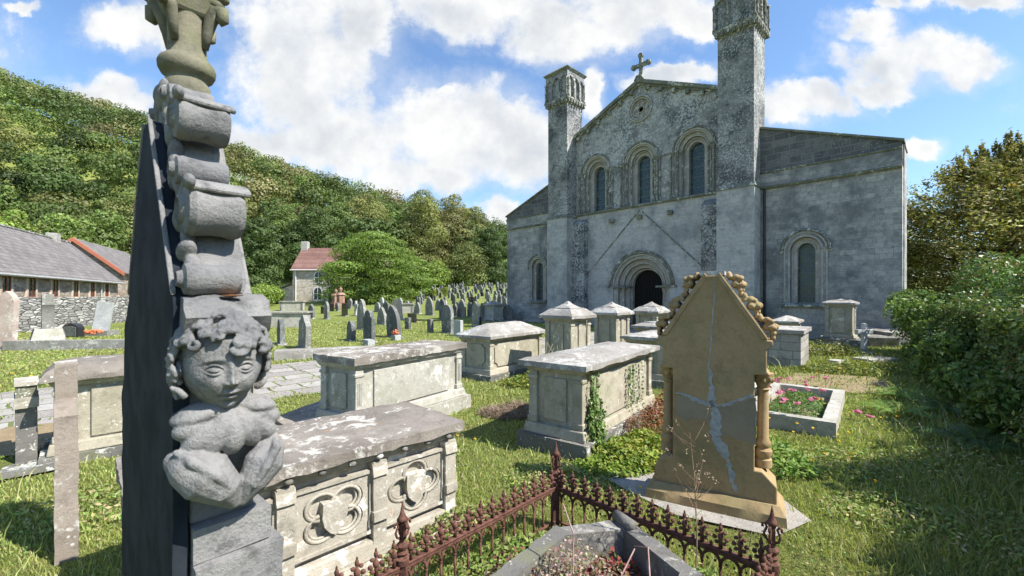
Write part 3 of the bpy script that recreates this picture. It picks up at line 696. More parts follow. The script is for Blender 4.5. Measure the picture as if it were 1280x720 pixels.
# ------------------------------------------------------------------ cottage under the yew
CT = thing('cottage', (-29.8, 58, gz(-29, 58)), 0, 'two-storey cream stone cottage with red-brown tiled roof partly hidden by the yew tree', 'cottage')
zc = 4.55; zrc = 7.55; Lc = 12.
def sh(p): return [(a, b) for a, b in p]
MB().prism([(0, -.6), (6, -.6), (6, zc), (3, zrc-.06), (0, zc)], 0, Lc, 'x').build('wall', M['cream_rubble'], CT)
for y0_, y1_ in ((3, -.3), (3, 6.3)):
    zz = zc-(zrc-zc)/3*.3
    pr = MB().prism([(y0_, zrc), (y1_, zz), (y1_, zz+.1), (y0_, zrc+.1)], -.2, Lc+.2, 'x')
    o = pr.build('roof', M['tiles'], CT)
MB().box(-.2, .7, 2.6, 3.4, zrc-.4, zrc+1.0).build('chimney', M['trim'], CT, bevel=.03)
MB().tube([(-.2, -.38, zc-.25), (Lc, -.38, zc-.25)], .07, 6).build('gutter', M['frame_white'], CT)
MB().lathe([(.07, -.3), (.07, zc-.2)], (.45, -.1, 0), 8).build('downpipe', M['frame_white'], CT)
def cott_win(px, pyc, door=False):
    x = (px-640)/533.*58+29.8
    zb, zt = ((.3, 1.9) if pyc > 360 else (2.6, 4.0))
    if door: zb = -.2; zt = 2.1
    wd = .95
    W = MB().prism(arch(x, zt-.45, wd/2+.14, zb-.14), -.06, .0).build('door' if door else 'window', M['frame_white'], CT)
    MB().prism(arch(x, zt-.45, wd/2, zb), -.075, -.055).build('pane', M['pane'], W)
    if not door: MB().box(x-.03, x+.03, -.1, -.076, zb, zt-.02).box(x-wd/2, x-.03, -.1, -.076, (zb+zt)/2-.03, (zb+zt)/2+.03).box(x+.03, x+wd/2, -.1, -.076, (zb+zt)/2-.03, (zb+zt)/2+.03).build('glazing_bar', M['frame_white'], W)
for a in ((398.5, 349), (397.5, 371), (417, 349), (433, 371)): cott_win(*a)
cott_win(415, 371, True)
MB().prism([(-4.2, -.6), (0, -.6), (0, 2.6), (-4.2, .9)], 1., 5.).build('lean_to', M['cream_rubble'], CT)
MB().prism([(-4.4, .95), (.0, 2.7), (.0, 2.82), (-4.4, 1.07)], .7, 5.2).build('lean_to_roof', M['slate'], CT)
MB().box(-1.1, -.05, 2.6, 3.7, 2.9, 4.3).build('hatch', M['turquoise'], CT)
# ------------------------------------------------------------------ chest tombs.  local x = long axis (east), y = north, origin at the centre on the ground
def tomb(name, c, rot, L, W, H, label, style='plain', top='flat', body='buff_tomb', slab='lichen_top', plinth='base_dark', rise=.15, over=.09, ph=.14, group=None, st=.09, cat='tomb', soft=True):
    r = thing(name, (c[0], c[1], gz(*c)), rot, label, cat, group)
    foot(c[0], c[1], rot, L/2+.02, W/2+.02)
    l, w_ = L/2-over, W/2-over
    MB().box(-l-.10, l+.10, -w_-.10, w_+.10, -.15, ph).build('base', M[plinth], r, rough=(.12, .012, 6))
    MB().frustum((-l-.05, l+.05, -w_-.05, w_+.05), (-l-.03, l+.03, -w_-.03, w_+.03), ph, ph+.11).build('plinth', M[body], r, bevel=.012)
    zb, zt = ph+.11, H-st
    MB().box(-l+.035, l-.035, -w_+.035, w_-.035, zb, zt-.03).build('body', M[body], r)
    MB().frustum((-l-.01, l+.01, -w_-.01, w_+.01), (-l-.04, l+.04, -w_-.04, w_+.04), zt-.06, zt-.001).build('cornice', M[body], r, bevel=.008)
    if style != 'quatrefoil':
        pw = .11
        for sx in (-1, 1):
            for sy in (-1, 1):
                x0, x1 = sorted((sx*l, sx*(l-pw))); y0, y1 = sorted((sy*w_, sy*(w_-pw)))
                P = MB().box(x0, x1, y0, y1, zb, zt-.06).build('pilaster', M[body], r, bevel=.008)
                MB().box(x0-.012, x1+.012, y0-.012, y1+.012, zb, zb+.07).build('pilaster_foot', M[body], P, bevel=.01); MB().box(x0-.012, x1+.012, y0-.012, y1+.012, zt-.15, zt-.11).build('pilaster_moulding', M[body], P, bevel=.01)
                if style == 'fluted':
                    for kx in (.3, .5, .7):
                        xx = x0+(x1-x0)*kx; MB().tube([(xx, sy*(w_+.001), zb+.12), (xx, sy*(w_+.001), zt-.22)], .009, 6).build('fluting', M[body], P)
    if style in ('panel', 'fluted'):
        for sy in (-1, 1):
            y0, y1 = sorted((sy*(w_-.034), sy*(w_-.008)))
            MB().box(-l+.27, l-.27, y0, y1, zb+.02, zt-.1).build('inscription_panel', M['grey_tomb' if style == 'fluted' else body], r, bevel=.006)
        for sx in (-1, 1):
            x0, x1 = sorted((sx*(l-.034), sx*(l-.012)))
            MB().box(x0, x1, -w_+.2, w_-.2, zb+.06, zt-.12).build('end_panel', M[body], r, bevel=.008)
    if style == 'notched':
        def notched(a, b, z0, z1, q=.09):
            pts = []
            for (cx, cz, s0) in ((b, z1, 180), (a, z1, 270), (a, z0, 0), (b, z0, 90)):
                for t in (0, 22, 45, 67, 90):
                    an = R(s0+ (90-t) if False else s0+t) 
                    pts.append((cx+q*math.cos(an), cz+q*math.sin(an)))
            c_ = ((a+b)/2, (z0+z1)/2)
            pts.sort(key=lambda p: math.atan2(p[1]-c_[1], p[0]-c_[0]))
            return pts
        MB().prism(notched(-l+.17, l-.17, zb+.03, zt-.1), -w_+.01, -w_+.04).build('inscription_panel', M[body], r, bevel=.006)
        MB().prism(notched(-w_+.16, w_-.16, zb+.05, zt-.12, .07), -l+.01, -l+.04, 'x').build('end_panel', M[body], r, bevel=.006)
    L2, W2 = L/2, W/2
    if top == 'flat':
        MB().box(-L2, L2, -W2, W2, zt, H).build('slab', M[slab], r, rough=(.055, .015, 8), smooth=True)
    elif top == 'round':
        sl_ = MB()
        for i, (q, z) in enumerate(((0, 0), (0, .06), (.05, .12), (.14, .17))):
            pass
        P = [(0, 0), (0, .05), (.04, .10), (.12, .15), (.2, .17)]
        sl_.loft([(-L2+q, L2-q, -W2+q, W2-q, zt+z_) for q, z_ in P])
        sl_.build('slab', M[slab], r, rough=(.1, .012, 6), smooth=True)
    elif top in ('hip', 'pyramid'):
        rx = max(.04, L2-W2*.95) if top == 'hip' else .05
        s_ = MB()
        if top == 'hip':
            s_.loft([(-L2, L2, -W2, W2, zt), (-L2, L2, -W2, W2, zt+.055), (-rx, rx, -.04, .04, zt+.055+rise)])
        else:
            s_.box(-L2, L2, -W2, W2, zt, zt+.055)
            s_.frustum((-L2, L2, -W2, W2), (-L2*.62, L2*.62, -W2*.62, W2*.62), zt+.056, zt+.055+rise*.42)
            s_.frustum((-L2*.55, L2*.55, -W2*.55, W2*.55), (-L2*.16, L2*.16, -W2*.16, W2*.16), zt+.055+rise*.42, zt+rise*.9)
            s_.box(-L2*.55, L2*.55, -W2*.55, W2*.55, zt+.05+rise*.36, zt+.075+rise*.42)
            s_.frustum((-L2*.16, L2*.16, -W2*.16, W2*.16), (-L2*.04, L2*.04, -W2*.04, W2*.04), zt+rise*.9, zt+rise*1.08)
        s_.build('slab', M[slab], r, rough=(.09, .011, 7), smooth=True)
    return r
# A: the near decorated tomb
TA = tomb('decorated_chest_tomb', (-1.305, 2.79), R(44.8), 1.86, .84, .775, 'low chest tomb carved with quatrefoils and shields, nearest the rusted railing', 'quatrefoil', 'flat', 'carved', 'lichen_top', 'carved', over=.07, ph=.05, st=.065)
l, w_ = .86, .35; z0_, z1_ = .20, .62
for k in range(4):
    x = -l+.03+k*(2*l-.06)/3
    P = MB().box(x-.045, x+.045, -w_-.035, -w_+.05, .1, z1_+.03).build('pilaster', M['carved'], TA, rough=(.06, .004, 14))
    MB().prism([(-w_-.05, z1_-.06), (-w_+.03, z1_-.06), (-w_+.03, z1_+.02), (-w_-.03, z1_+.02)], x-.05, x+.05, 'x').build('pilaster_cap', M['carved'], P, rough=(.05, .004, 14)); MB().box(x-.05, x+.05, -w_-.055, -w_+.03, .28, .34).build('pilaster_moulding', M['carved'], P, rough=(.05, .004, 14))
def foil(cx, cz, s, y, ro=45):
    out = MB()
    for k in range(4):
        a = R(ro+90*k); ox, oz = cx+s*.55*math.cos(a), cz+s*.46*math.sin(a)
        out.tube([(ox+s*.46*math.cos(a+R(t)), y, oz+s*.40*math.sin(a+R(t))) for t in range(-128, 129, 16)], [.012]*17, 6)
        out.tube([(ox+s*.36*math.cos(a+R(t)), y+.012, oz+s*.32*math.sin(a+R(t))) for t in range(-120, 121, 16)], [.009]*16, 6)
    return out
bw = (2*l-.06)/3
for k in range(3):
    cx = -l+.03+bw*(k+.5); hx = bw/2-.045
    FR = plate('quatrefoil_panel', zone(cx-hx, cx+hx, z0_+.0, z1_-.02), [[(cx+q*hx*.93, .40+q2*.18) for q, q2 in ((-1, -1), (1, -1), (1, 1), (-1, 1))]], -w_-.012, -w_+.03, M['carved'], TA)
    # spandrels: plate with a four-lobed hole
    lob = []; ro_ = 0 if k == 2 else 45
    for a in range(0, 360, 6):
        t = R(a); best = 0
        for q in range(4):
            c_ = R(ro_+90*q); dx, dz = .102*math.cos(c_), .102*math.sin(c_)
            b_ = dx*math.cos(t)+dz*math.sin(t); disc = b_*b_-(.102**2-.098**2)
            if disc > 0: best = max(best, b_+math.sqrt(disc))
        lob.append((cx+max(best, .05)*math.cos(t)*1.05, .40+max(best, .05)*math.sin(t)*.86))
    plate('spandrel', zone(cx-hx*.93, cx+hx*.93, .221, .579), [lob], -w_+.002, -w_+.034, M['carved'], FR)
    foil(cx, .40, .19, -w_+.008, ro_).build('tracery', M['carved'], FR, smooth=True)
    sd_ = [(-.072, .085), (.072, .085), (.075, 0), (.06, -.06), (.03, -.098), (0, -.115), (-.03, -.098), (-.06, -.06), (-.075, 0)]
    MB().prism([(cx+a, .40+b) for a, b in sd_], -w_-.02, -w_+.036).build('shield' if k != 2 else 'shield', M['carved'], FR, rough=(.04, .003, 18))
for k in range(10):
    x = -.8+k*.178; MB().ell((x, -w_-.045, .685), (.024, .02, .018)).build('rosette', M['base_dark'], TA, smooth=True)
MB().box(-l-.02, l+.02, -w_-.03, w_+.02, .1, .135).box(-l-.035, l+.035, -w_-.045, w_+.03, .05, .09).build('base_moulding', M['carved'], TA, rough=(.08, .005, 10))
# B
TB = tomb('chest_tomb', (-1.56, 5.85), R(57), 2.0, .80, .99, 'pale chest tomb with fluted corner pilasters and thick flat slab, beside broken slabs', 'fluted', 'flat', 'grey_tomb', 'lichen_top', 'grey_tomb', ph=.2, over=.06, st=.085)
# C
TC = tomb('hipped_tomb', (-.19, 9.42), R(53), 2.05, .98, .93, 'buff chest tomb with notched side panels and hipped lichened roof, left of the pedestals', 'notched', 'hip', 'buff_tomb', 'lichen_roof', 'base_dark', rise=.22, ph=.12)
# D
TD = tomb('chest_tomb', (1.10, 5.5), R(53), 2.3, .86, 1.03, 'large buff chest tomb with ivy climbing its corner and a low lichened slab', 'panel', 'hip', 'buff_tomb', 'lichen_roof', 'base_dark', rise=.06, ph=.17, st=.11)
# E, F behind D
tomb('chest_tomb', (2.95, 8.65), R(53), 1.7, .9, .96, 'buff chest tomb end to end behind the ivy-cornered tomb', 'panel', 'hip', 'buff_tomb', 'lichen_roof', rise=.06)
tomb('pedestal_tomb', (3.62, 10.5), R(45), 1.0, 1.0, 1.0, 'low pedestal tomb with shallow stepped cap behind the cracked headstone', 'panel', 'pyramid', 'buff_tomb', 'lichen_roof', rise=.16)
def pedestal(c, rot, W, H, rise, label, **k):
    return tomb('pedestal_tomb', c, rot, W, W, H, label, 'panel', 'pyramid', 'buff_tomb', 'lichen_roof', rise=rise, group='square pedestal tombs with stepped pyramid caps', **k)
pedestal((1.14, 8.72), R(45), .84, 1.34, .31, 'square pedestal tomb with stepped pyramid cap, nearest and leftmost of the row')
pedestal((2.62, 11.2), R(45), .84, 1.30, .31, 'square pedestal tomb with greenish side and stepped cap, middle of the row of three')
pedestal((4.15, 12.7), R(45), .84, 1.28, .31, 'square pedestal tomb with stepped cap directly before the church door')
# L on the left
tomb('chest_tomb', (-4.19, 5.13), R(44), 1.95, .86, .94, 'buff chest tomb with rounded lichened top behind the leaning stone posts at far left', 'panel', 'round', 'buff_tomb', 'lichen_top', rise=.2, ph=.1, st=.10)
# right-hand group
bt_ = thing('block_tomb', (6.95, 10.75, 0), R(50), 'squat chest tomb of coursed ashlar blocks under a plain slab, right of the cracked headstone', 'tomb'); foot(6.95, 10.75, R(50), .85, .4)
MB().box(-.8, .8, -.36, .36, -.15, .80).build('body', M['block'], bt_, bevel=.015)
MB().box(-.86, .86, -.42, .42, .80, .89).build('slab', M['lichen_roof'], bt_, rough=(.1, .012, 6))
tomb('hipped_tomb', (8.75, 13.6), R(50), 1.35, .8, .95, 'small pale tomb with hipped slab between the block tomb and the church pedestal', 'plain2', 'hip', 'grey_tomb', 'lichen_roof', rise=.14)
pj = tomb('pedestal_tomb', (11.2, 14.55), R(44), .92, .92, 1.5, 'tall olive-grey pedestal tomb with moulded cap below the right church window', 'panel', 'pyramid', 'buff_tomb', 'lichen_roof', rise=.17, ph=.3)
MB().box(-.62, .62, -.62, .62, -.1, .26).build('base', M['base_dark'], pj, rough=(.1, .02, 5))
# mid-distance table tombs
def gpos(px, py): return px_ground(px, py)
def ttomb(px, py, L, W, H, rot, label):
    c = gpos(px, py)
    r = thing('table_tomb', (*c, gz(*c)), rot, label, 'tomb')
    MB().box(-L/2, L/2, -W/2, W/2, H-.09, H).build('slab', M['lichen_roof'], r, rough=(.12, .012, 5))
    MB().box(-L/2+.1, L/2-.1, -W/2+.1, W/2-.1, -.2, H-.091).build('body', M['grey_tomb'], r)
    for sx in (-1, 1):
        for sy in (-1, 1): MB().box(sx*(L/2-.16)-.07, sx*(L/2-.16)+.07, sy*(W/2-.14)-.07, sy*(W/2-.14)+.07, -.2, H-.092).build('leg', M['head_slate'], r)
ttomb(362, 409, 2.1, .95, .85, R(8), 'long table tomb with overhanging slab behind the two leaning dark headstones')
ttomb(366, 388, 2.3, 1.0, .95, R(8), 'table tomb standing below the cottage corner')
c = gpos(617, 402); tomb('pedestal_tomb', c, R(50), 1.1, 1.0, 1.15, 'small hipped pedestal tomb among headstones near the church corner', 'panel', 'hip', 'grey_tomb', 'lichen_roof', rise=.22)
ttomb(504, 391, 1.9, .9, .85, R(10), 'reddish low table tomb among the crowded headstones')
# ------------------------------------------------------------------ broken slabs by the path
def slabthing(name, c, rot, dims, tilt, label, mat='lichen_top', cat='stone slab', z=0.):
    L, W, H = dims; r = MB().box(-L/2, L/2, -W/2, W/2, 0, H).build(name, M[mat], None, (c[0], c[1], gz(*c)+z), rot, rough=(.09, .012, 6))
    r.rotation_euler = (tilt[0], tilt[1], rot); tag(r, label, cat); return r
slabthing('broken_slab', (-2.55, 5.55), R(50), (.85, .55, .09), (R(4), R(-9), 0), 'broken ledger slab leaning low at the end of the fluted chest tomb', z=.12)
slabthing('broken_slab', (-2.75, 5.4), R(58), (.9, .45, .08), (R(-6), R(4), 0), 'lower broken slab lying in grass under the leaning slab', z=.02)
slabthing('kerb_stone', (-5.1, 11.75), R(22), (2.5, .5, .25), (0, 0, 0), 'long low stone block lying along the grass edge of the path', 'lichen_roof', 'stone block')
slabthing('fallen_headstone', (4.42, 7.35), R(-38), (.95, .62, .09), (R(3), R(24), 0), 'fallen grey headstone leaning behind the cracked headstone', 'grey_tomb', 'headstone', z=.0)
slabthing('ledger_slab', (9.4, 11.0), R(10), (.95, .5, .09), (0, 0, 0), 'small flat slab in the grass before the white stone cross', 'grey_tomb')
slabthing('loose_stone', (7.75, 10.2), R(30), (.3, .22, .16), (0, 0, 0), 'small loose stone block in the long grass near the block tomb', 'grey_tomb', 'stone')
slabthing('ledger_slab', (8.8, 13.05), R(-30), (1.3, .9, .1), (0, 0, 0), 'low slab in front of the small hipped tomb', 'base_dark', z=.0)
for (x, y, a, b, zz, rr) in ((12.9, 14.7, 1.0, .8, .5, 20), (12.2, 14.2, .8, .6, .35, -15)):
    slabthing('mossy_stone', (x, y), R(rr), (a, b, zz), (R(5), 0, 0), 'dark mossy stone heaped against the church corner' + (' beside the hedge' if a == 1. else ' nearer the pedestal'), 'base_dark', 'stone')
# grey concrete surround of the cracked headstone and bare soil
sheet('concrete_slab', [(.85, 3.98), (1.1, 4.25), (2.25, 3.55), (2.25, 3.2), (1.85, 2.98), (1.25, 3.25)], .02, M['concrete'], 'worn concrete strip at the foot of the cracked headstone', .06)
sheet('soil_patch', [(5.0, 8.1), (6.0, 9.3), (7.6, 9.0), (7.0, 7.7), (5.9, 7.4)], .012, M['soil'], 'bare sandy soil behind the flowered kerbed grave', .3, .3)
sheet('soil_patch', [(-5.6, 4.2), (-6.4, 5.4), (-4.9, 6.4), (-4.2, 5.7)], .014, M['soil'], 'trodden soil round the far left chest tomb', .3, .3)
# ------------------------------------------------------------------ white cross
cx = thing('stone_cross', (9.78, 11.85, 0), R(12), 'small pale Latin cross on a stepped block near the hedge', 'cross')
MB().prism([(-.07, .1), (.07, .1), (.06, .62), (.27, .62), (.27, .76), (.055, .76), (.05, .93), (-.05, .93), (-.055, .76), (-.27, .76), (-.27, .62), (-.06, .62)], -.05, .05).build('cross', M['head_light'], cx, bevel=.01)
MB().box(-.3, .3, -.22, .22, -.1, .07).box(-.2, .2, -.14, .14, .07, .15).build('base', M['grey_tomb'], cx, bevel=.015)
# ------------------------------------------------------------------ kerbed grave with flowers
KG = thing('kerbed_grave', (4.19, 6.25, 0), R(50), 'low kerbed grave planted with pink valerian beside the cracked headstone', 'grave')
foot(4.19, 6.25, R(50), 1.1, .42)
MB().box(-1.15, 1.15, -.5, -.36, -.1, .19).box(-1.15, 1.15, .36, .5, -.1, .19).box(-1.15, -1.01, -.36, .36, -.1, .188).box(1.01, 1.15, -.36, .36, -.1, .188).build('kerb', M['grey_tomb'], KG, rough=(.1, .008, 7))
MB().box(-1.01, 1.01, -.36, .36, -.1, .06).build('bed', M['soil'], KG)
# ------------------------------------------------------------------ stones seen edge on at the far left
PM = thing('edge_on_headstone', (-2.84, 2.72, 0), R(46.5), 'tall lichened headstone seen edge-on in front of the far left chest tomb', 'headstone')
foot(-2.84, 2.72, R(46.5), .1, .05)
MB().prism([(0, -.1), (.62, -.1), (.64, .93), (.56, 1.0), (.46, 1.02), (.44, 1.24), (.18, 1.24), (.16, 1.02), (.06, 1.0), (-.0, .93)], -.054, .054, 'x').build('stone', M['brown_post'], PM, rough=(.07, .009, 8))
PN = thing('stone_pillar', (-4.95, 4.35, 0), R(49), 'short dark stone pillar with a pale square cap beside the flagstones at far left', 'headstone')
foot(-5.0, 4.35, R(48), .15, .15)
MB().prism([(0, -.1), (.4, -.1), (.4, .78), (0, .78)], -.075, .075, 'x').build('stone', M['base_dark'], PN, rough=(.08, .006, 8))
MB().box(-.085, .085, -.04, .44, .56, .66).build('pale_band', M['carved'], PN, rough=(.07, .006, 8)); MB().box(-.085, .085, -.02, .42, .781, .82).build('cap', M['carved'], PN, rough=(.07, .006, 8))
slabthing('kerb_slab', (-4.7, 4.15), R(48), (.35, .5, .05), (R(-6), 0, 0), 'flat dark kerb slab at the foot of the short stone pillar', 'base_dark')
# ------------------------------------------------------------------ cracked headstone
HS = thing('cracked_headstone', (1.645, 3.49, 0), R(-29.5), 'large warm sandstone headstone with steep crocketed gable and cement-filled cracks', 'headstone')
foot(1.645, 3.49, R(-29.5), .5, .16)
half = .40; tk = .12
prof = [(-.44, .14), (.44, .14), (.44, .27), (.345, .37), (.295, .37), (.295, 1.10), (.40, 1.10), (.375, 1.13), (.375, 1.29), (.415, 1.33), (.415, 1.36), (.345, 1.37), (.05, 1.86), (-.05, 1.86), (-.345, 1.37), (-.415, 1.36), (-.415, 1.33), (-.375, 1.29), (-.375, 1.13), (-.40, 1.10), (-.295, 1.10), (-.295, .37), (-.345, .37), (-.44, .27)]
MB().prism(prof, -tk, tk).build('body', M['buff_clean'], HS, bevel=.008)
MB().loft([(-.505, .505, -.21, .21, -.08), (-.495, .495, -.195, .195, .09), (-.455, .455, -.14, .14, .145)]).build('base', M['buff_clean'], HS, rough=(.06, .004, 8))
MB().box(-.20, .20, .01, .11, 1.861, 1.862).box(-.09, .09, -tk+.01, tk-.01, 1.862, 1.895).build('apex_cap', M['head_light'], HS, bevel=.01)
for s in (-1, 1):
    C_ = MB().lathe([(.062, .372), (.062, .43), (.05, .44), (.064, .47), (.064, .5), (.045, .52), (.056, .54), (.056, .56), (.04, .59), (.038, .96), (.05, .975), (.04, .985), (.045, 1.0), (.07, 1.06), (.075, 1.099)], (s*.352, .02, 0), 16).build('column', M['buff_clean'], HS, smooth=True, auto=True)
    cap = MB()
    for k in range(8):
        a = k*math.pi/4; cap.ell((s*.352+.055*math.cos(a), .02+.055*math.sin(a), 1.05+.012*(k % 2)), (.022, .022, .032))
    cap.build('carved_capital', M['buff_clean'], C_, smooth=True)
    # raking coping and crockets
    A, B = Vector((s*.385, 0, 1.372)), Vector((s*.055, 0, 1.885)); t = (B-A).normalized(); nn = Vector((s*t.z, 0, -s*t.x))
    nn = Vector((abs(t.z)*s, 0, abs(t.x)))
    MB().prism([(A.x, A.z), (B.x, B.z), (B.x-s*.02, B.z-.03), (A.x-s*.045, A.z-.005)], -tk-.012, tk+.012).build('gable_coping', M['buff_clean'], HS, bevel=.006)
    for k, f_ in enumerate((.12, .44, .77)):
        p = A.lerp(B, f_)+nn*.030; cr = MB(); rs_ = np.random.default_rng(k+5)
        for (da, dn, rr) in ((.045, .035, .034), (.02, .058, .03), (-.025, .05, .036), (-.055, .02, .026), (.0, .01, .04), (.065, .0, .024)):
            for yy in (-.055, 0.01, .06):
                c_ = p+t*(da+rs_.uniform(-.008, .008))+nn*(dn+rs_.uniform(-.01, .01)-(0 if yy else -.008))
                cr.ell((c_.x, yy*(.8+.4*rs_.random()), c_.z), (rr*.80, rr*.9, rr*.66), Matrix.Rotation(rs_.uniform(-1, 1), 4, 'Y') @ Matrix.Rotation(rs_.uniform(-.6, .6), 4, 'X'), nu=10, nv=7)
        for q in (-1, 1):
            c_ = p+t*.09+nn*.012; cr.ell((c_.x, q*.04, c_.z), (.022, .035, .03), nu=10, nv=7)
            c_ = p-t*.085+nn*.0; cr.ell((c_.x, q*.035, c_.z), (.02, .03, .026), nu=10, nv=7)
        o = cr.build('crocket', M['buff_clean'], HS, smooth=True)
        rm = o.modifiers.new('r', 'REMESH'); rm.mode = 'VOXEL'; rm.voxel_size = .0065; rm.use_smooth_shade = True
        sm = o.modifiers.new('s', 'SMOOTH'); sm.iterations = 2
def crack(name, pts, ws, mat, y=-tk):
    vs = []; n = len(pts); rr = random.Random(3)
    P = []; W_ = []
    for i in range(n-1):
        for j in range(6):
            f_ = j/6; P.append((pts[i][0]*(1-f_)+pts[i+1][0]*f_+rr.uniform(-.007, .007), pts[i][1]*(1-f_)+pts[i+1][1]*f_+rr.uniform(-.007, .007))); W_.append((ws[i]*(1-f_)+ws[i+1]*f_)*rr.uniform(.4, 1.5))
    P.append(pts[-1]); W_.append(ws[-1]*.5)
    m = MB()
    L_, R_ = [], []
    for i, p in enumerate(P):
        a = Vector(P[max(i-1, 0)]); b = Vector(P[min(i+1, len(P)-1)]); t = (b-a).normalized(); nn = Vector((-t.y, t.x))*W_[i]/2
        L_.append((p[0]+nn.x, p[1]+nn.y)); R_.append((p[0]-nn.x, p[1]-nn.y))
    k = len(P); vs = [(a, y-.0035, b) for a, b in L_]+[(a, y-.0035, b) for a, b in R_]+[(a, y+.002, b) for a, b in L_]+[(a, y+.002, b) for a, b in R_]
    fs = [(i, i+1, k+i+1, k+i) for i in range(k-1)]+[(i, 2*k+i, 2*k+i+1, i+1) for i in range(k-1)]+[(k+i, k+i+1, 3*k+i+1, 3*k+i) for i in range(k-1)]
    m.add(vs, fs); return m.build(name, mat, HS)
def hp(px, py):     # survey of the face of the headstone: photo column/row -> local x, z
    u_ = (px-640)/533.; c0 = Vector((1.645, 3.49)); ca, sa = math.cos(R(-29.5)), math.sin(R(-29.5))
    # point on the back face plane: c0 + ex*x - ey*tk
    bx, by = c0.x+sa*tk, c0.y-ca*tk
    x = (u_*by-bx)/(ca-u_*sa); D = by+sa*x
    return (x, CAMZ-(py-369.5)*D/533.)
crack('cement_crack', [hp(*q) for q in ((893, 352), (893, 380), (889, 405), (888, 430), (886, 455), (889, 480), (889, 505))], [.006, .006, .01, .008, .012, .03, .05], M['cement'])
crack('cement_crack', [hp(*q) for q in ((845, 491), (860, 495), (878, 503), (889, 506), (905, 507), (920, 500), (944, 494))], [.012, .02, .03, .03, .022, .02, .014], M['cement'])
crack('cement_crack', [hp(*q) for q in ((889, 500), (896, 522), (893, 545), (903, 562), (912, 582), (916, 605), (921, 615))], [.03, .06, .07, .06, .035, .035, .02], M['cement'])
def patch(pts, dy, mat):
    q_ = [Vector(hp(*p)) for p in pts]; o_ = []
    for i in range(len(q_)):
        a_, b_ = q_[i], q_[(i+1) % len(q_)]; k_ = max(2, int((b_-a_).length/.012))
        for j in range(k_):
            c_ = a_.lerp(b_, j/k_); n_ = mnoise.noise(Vector((c_.x*45, c_.y*45, 0)))*.007+mnoise.noise(Vector((c_.x*14, c_.y*14, 5)))*.012; t_ = (b_-a_).normalized(); o_.append((c_.x-t_.y*n_, c_.y+t_.x*n_))
    MB().prism(o_, -tk-dy, -tk+.002).build('worn_patch', mat, HS)
patch([(845, 494), (862, 498), (882, 507), (893, 520), (895, 530), (880, 525), (866, 523), (858, 526), (846, 517)], .0015, M['cement2'])
patch([(893, 509), (915, 505), (945, 497), (945, 556), (930, 552), (912, 545), (900, 545), (896, 525)], .0016, M['cement2'])
# ------------------------------------------------------------------ iron railing
P1, P2, P3 = Vector((.325, 3.15)), Vector((-.573, 2.23)), Vector((1.335, 2.19))
RL = thing('grave_railing', (P1.x, P1.y, 0), 0, 'low rusted cast-iron railing with fleur finials round a sunken grave in the foreground', 'railing')
def post(p):
    q = p-P1
    o = MB().box(q.x-.024, q.x+.024, q.y-.024, q.y+.024, -.05, .32).lathe([(.034, .3), (.036, .33), (.022, .345), (.03, .36), (.022, .375), (.032, .39), (.032, .4), (.018, .415), (.016, .43)], (q.x, q.y, 0), 12).build('post', M['rust'], RL, smooth=True, auto=True)
    f_ = MB().lathe([(.012, .42), (.016, .44), (.014, .5), (.02, .525), (.03, .53), (.02, .545), (.012, .565), (.006, .6), (.001, .625)], (q.x, q.y, 0), 10)
    for k in range(4):
        a = k*math.pi/2+.75
        ca, sa = math.cos(a), math.sin(a)
        f_.tube([(q.x+ca*r_, q.y+sa*r_, z) for r_, z in ((.012, .435), (.03, .445), (.038, .47), (.03, .49), (.024, .505), (.034, .522), (.045, .515), (.044, .5))], .0065, 6)
    f_.build('post_finial', M['rust'], o, smooth=True)
def panel(a, b, n=13):
    a, b = a-P1, b-P1; t = (b-a); L = t.length; t.normalize(); ang = math.atan2(t.y, t.x)
    m = Matrix.Translation((a.x, a.y, 0)) @ Matrix.Rotation(ang, 4, 'Z')
    def P(x, y, z): return m @ Vector((x, y, z))
    MB().box(.02, L-.02, -.014, .014, .268, .292, m).box(.02, L-.02, -.02, .02, .292, .300, m).box(.02, L-.02, -.012, .012, .035, .05, m).build('rail', M['rust'], RL, bevel=.003)
    st = L/n
    for k in range(n):
        x = st*(k+.5)
        b_ = MB().tube([P(x, 0, .0), P(x, 0, .21)], .008, 6)
        b_.ell(P(x, 0, .2), (.011, .011, .012), nu=8, nv=6)
        for s in (-1, 1):
            b_.tube([P(x+s*st*.5*(1-math.cos(R(q))), 0, .205+.062*math.sin(R(q))) for q in range(0, 91, 15)], .009, 6)
            b_.ell(P(x+s*st*.30, 0, .222), (.008, .006, .008), nu=7, nv=5)
        b_.build('bar', M['rust'], RL, smooth=True)
        f_ = MB(); h = .0 if k % 2 == 0 else -.0
        f_.tube([P(x, 0, .298), P(x, 0, .40)], [.012, .008], 6)
        for (dx, z, r1, r2) in ((0, .412+h, .012, .018), (.021, .392, .013, .010), (-.021, .392, .013, .010), (.031, .358, .014, .012), (-.031, .358, .014, .012), (.02, .332, .014, .010), (-.02, .332, .014, .010), (0, .365, .018, .020), (0, .433, .006, .012)):
            f_.ell(P(x+dx, 0, z+h), (r1, r1*.8, r2), nu=8, nv=6)
        if k < n-1:
            f_.ell(P(x+st/2, 0, .312), (.010, .008, .016), nu=8, nv=6)
        f_.build('finial', M['rust'], RL, smooth=True)
P4 = P2+(P2-P1)*1.0; P5 = P3+(P2-P1)*1.0
for p in (P1, P2, P3, P4): post(p)
panel(P2, P1); panel(P1, P3, 14); panel(P4, P2); panel(P5, P3)
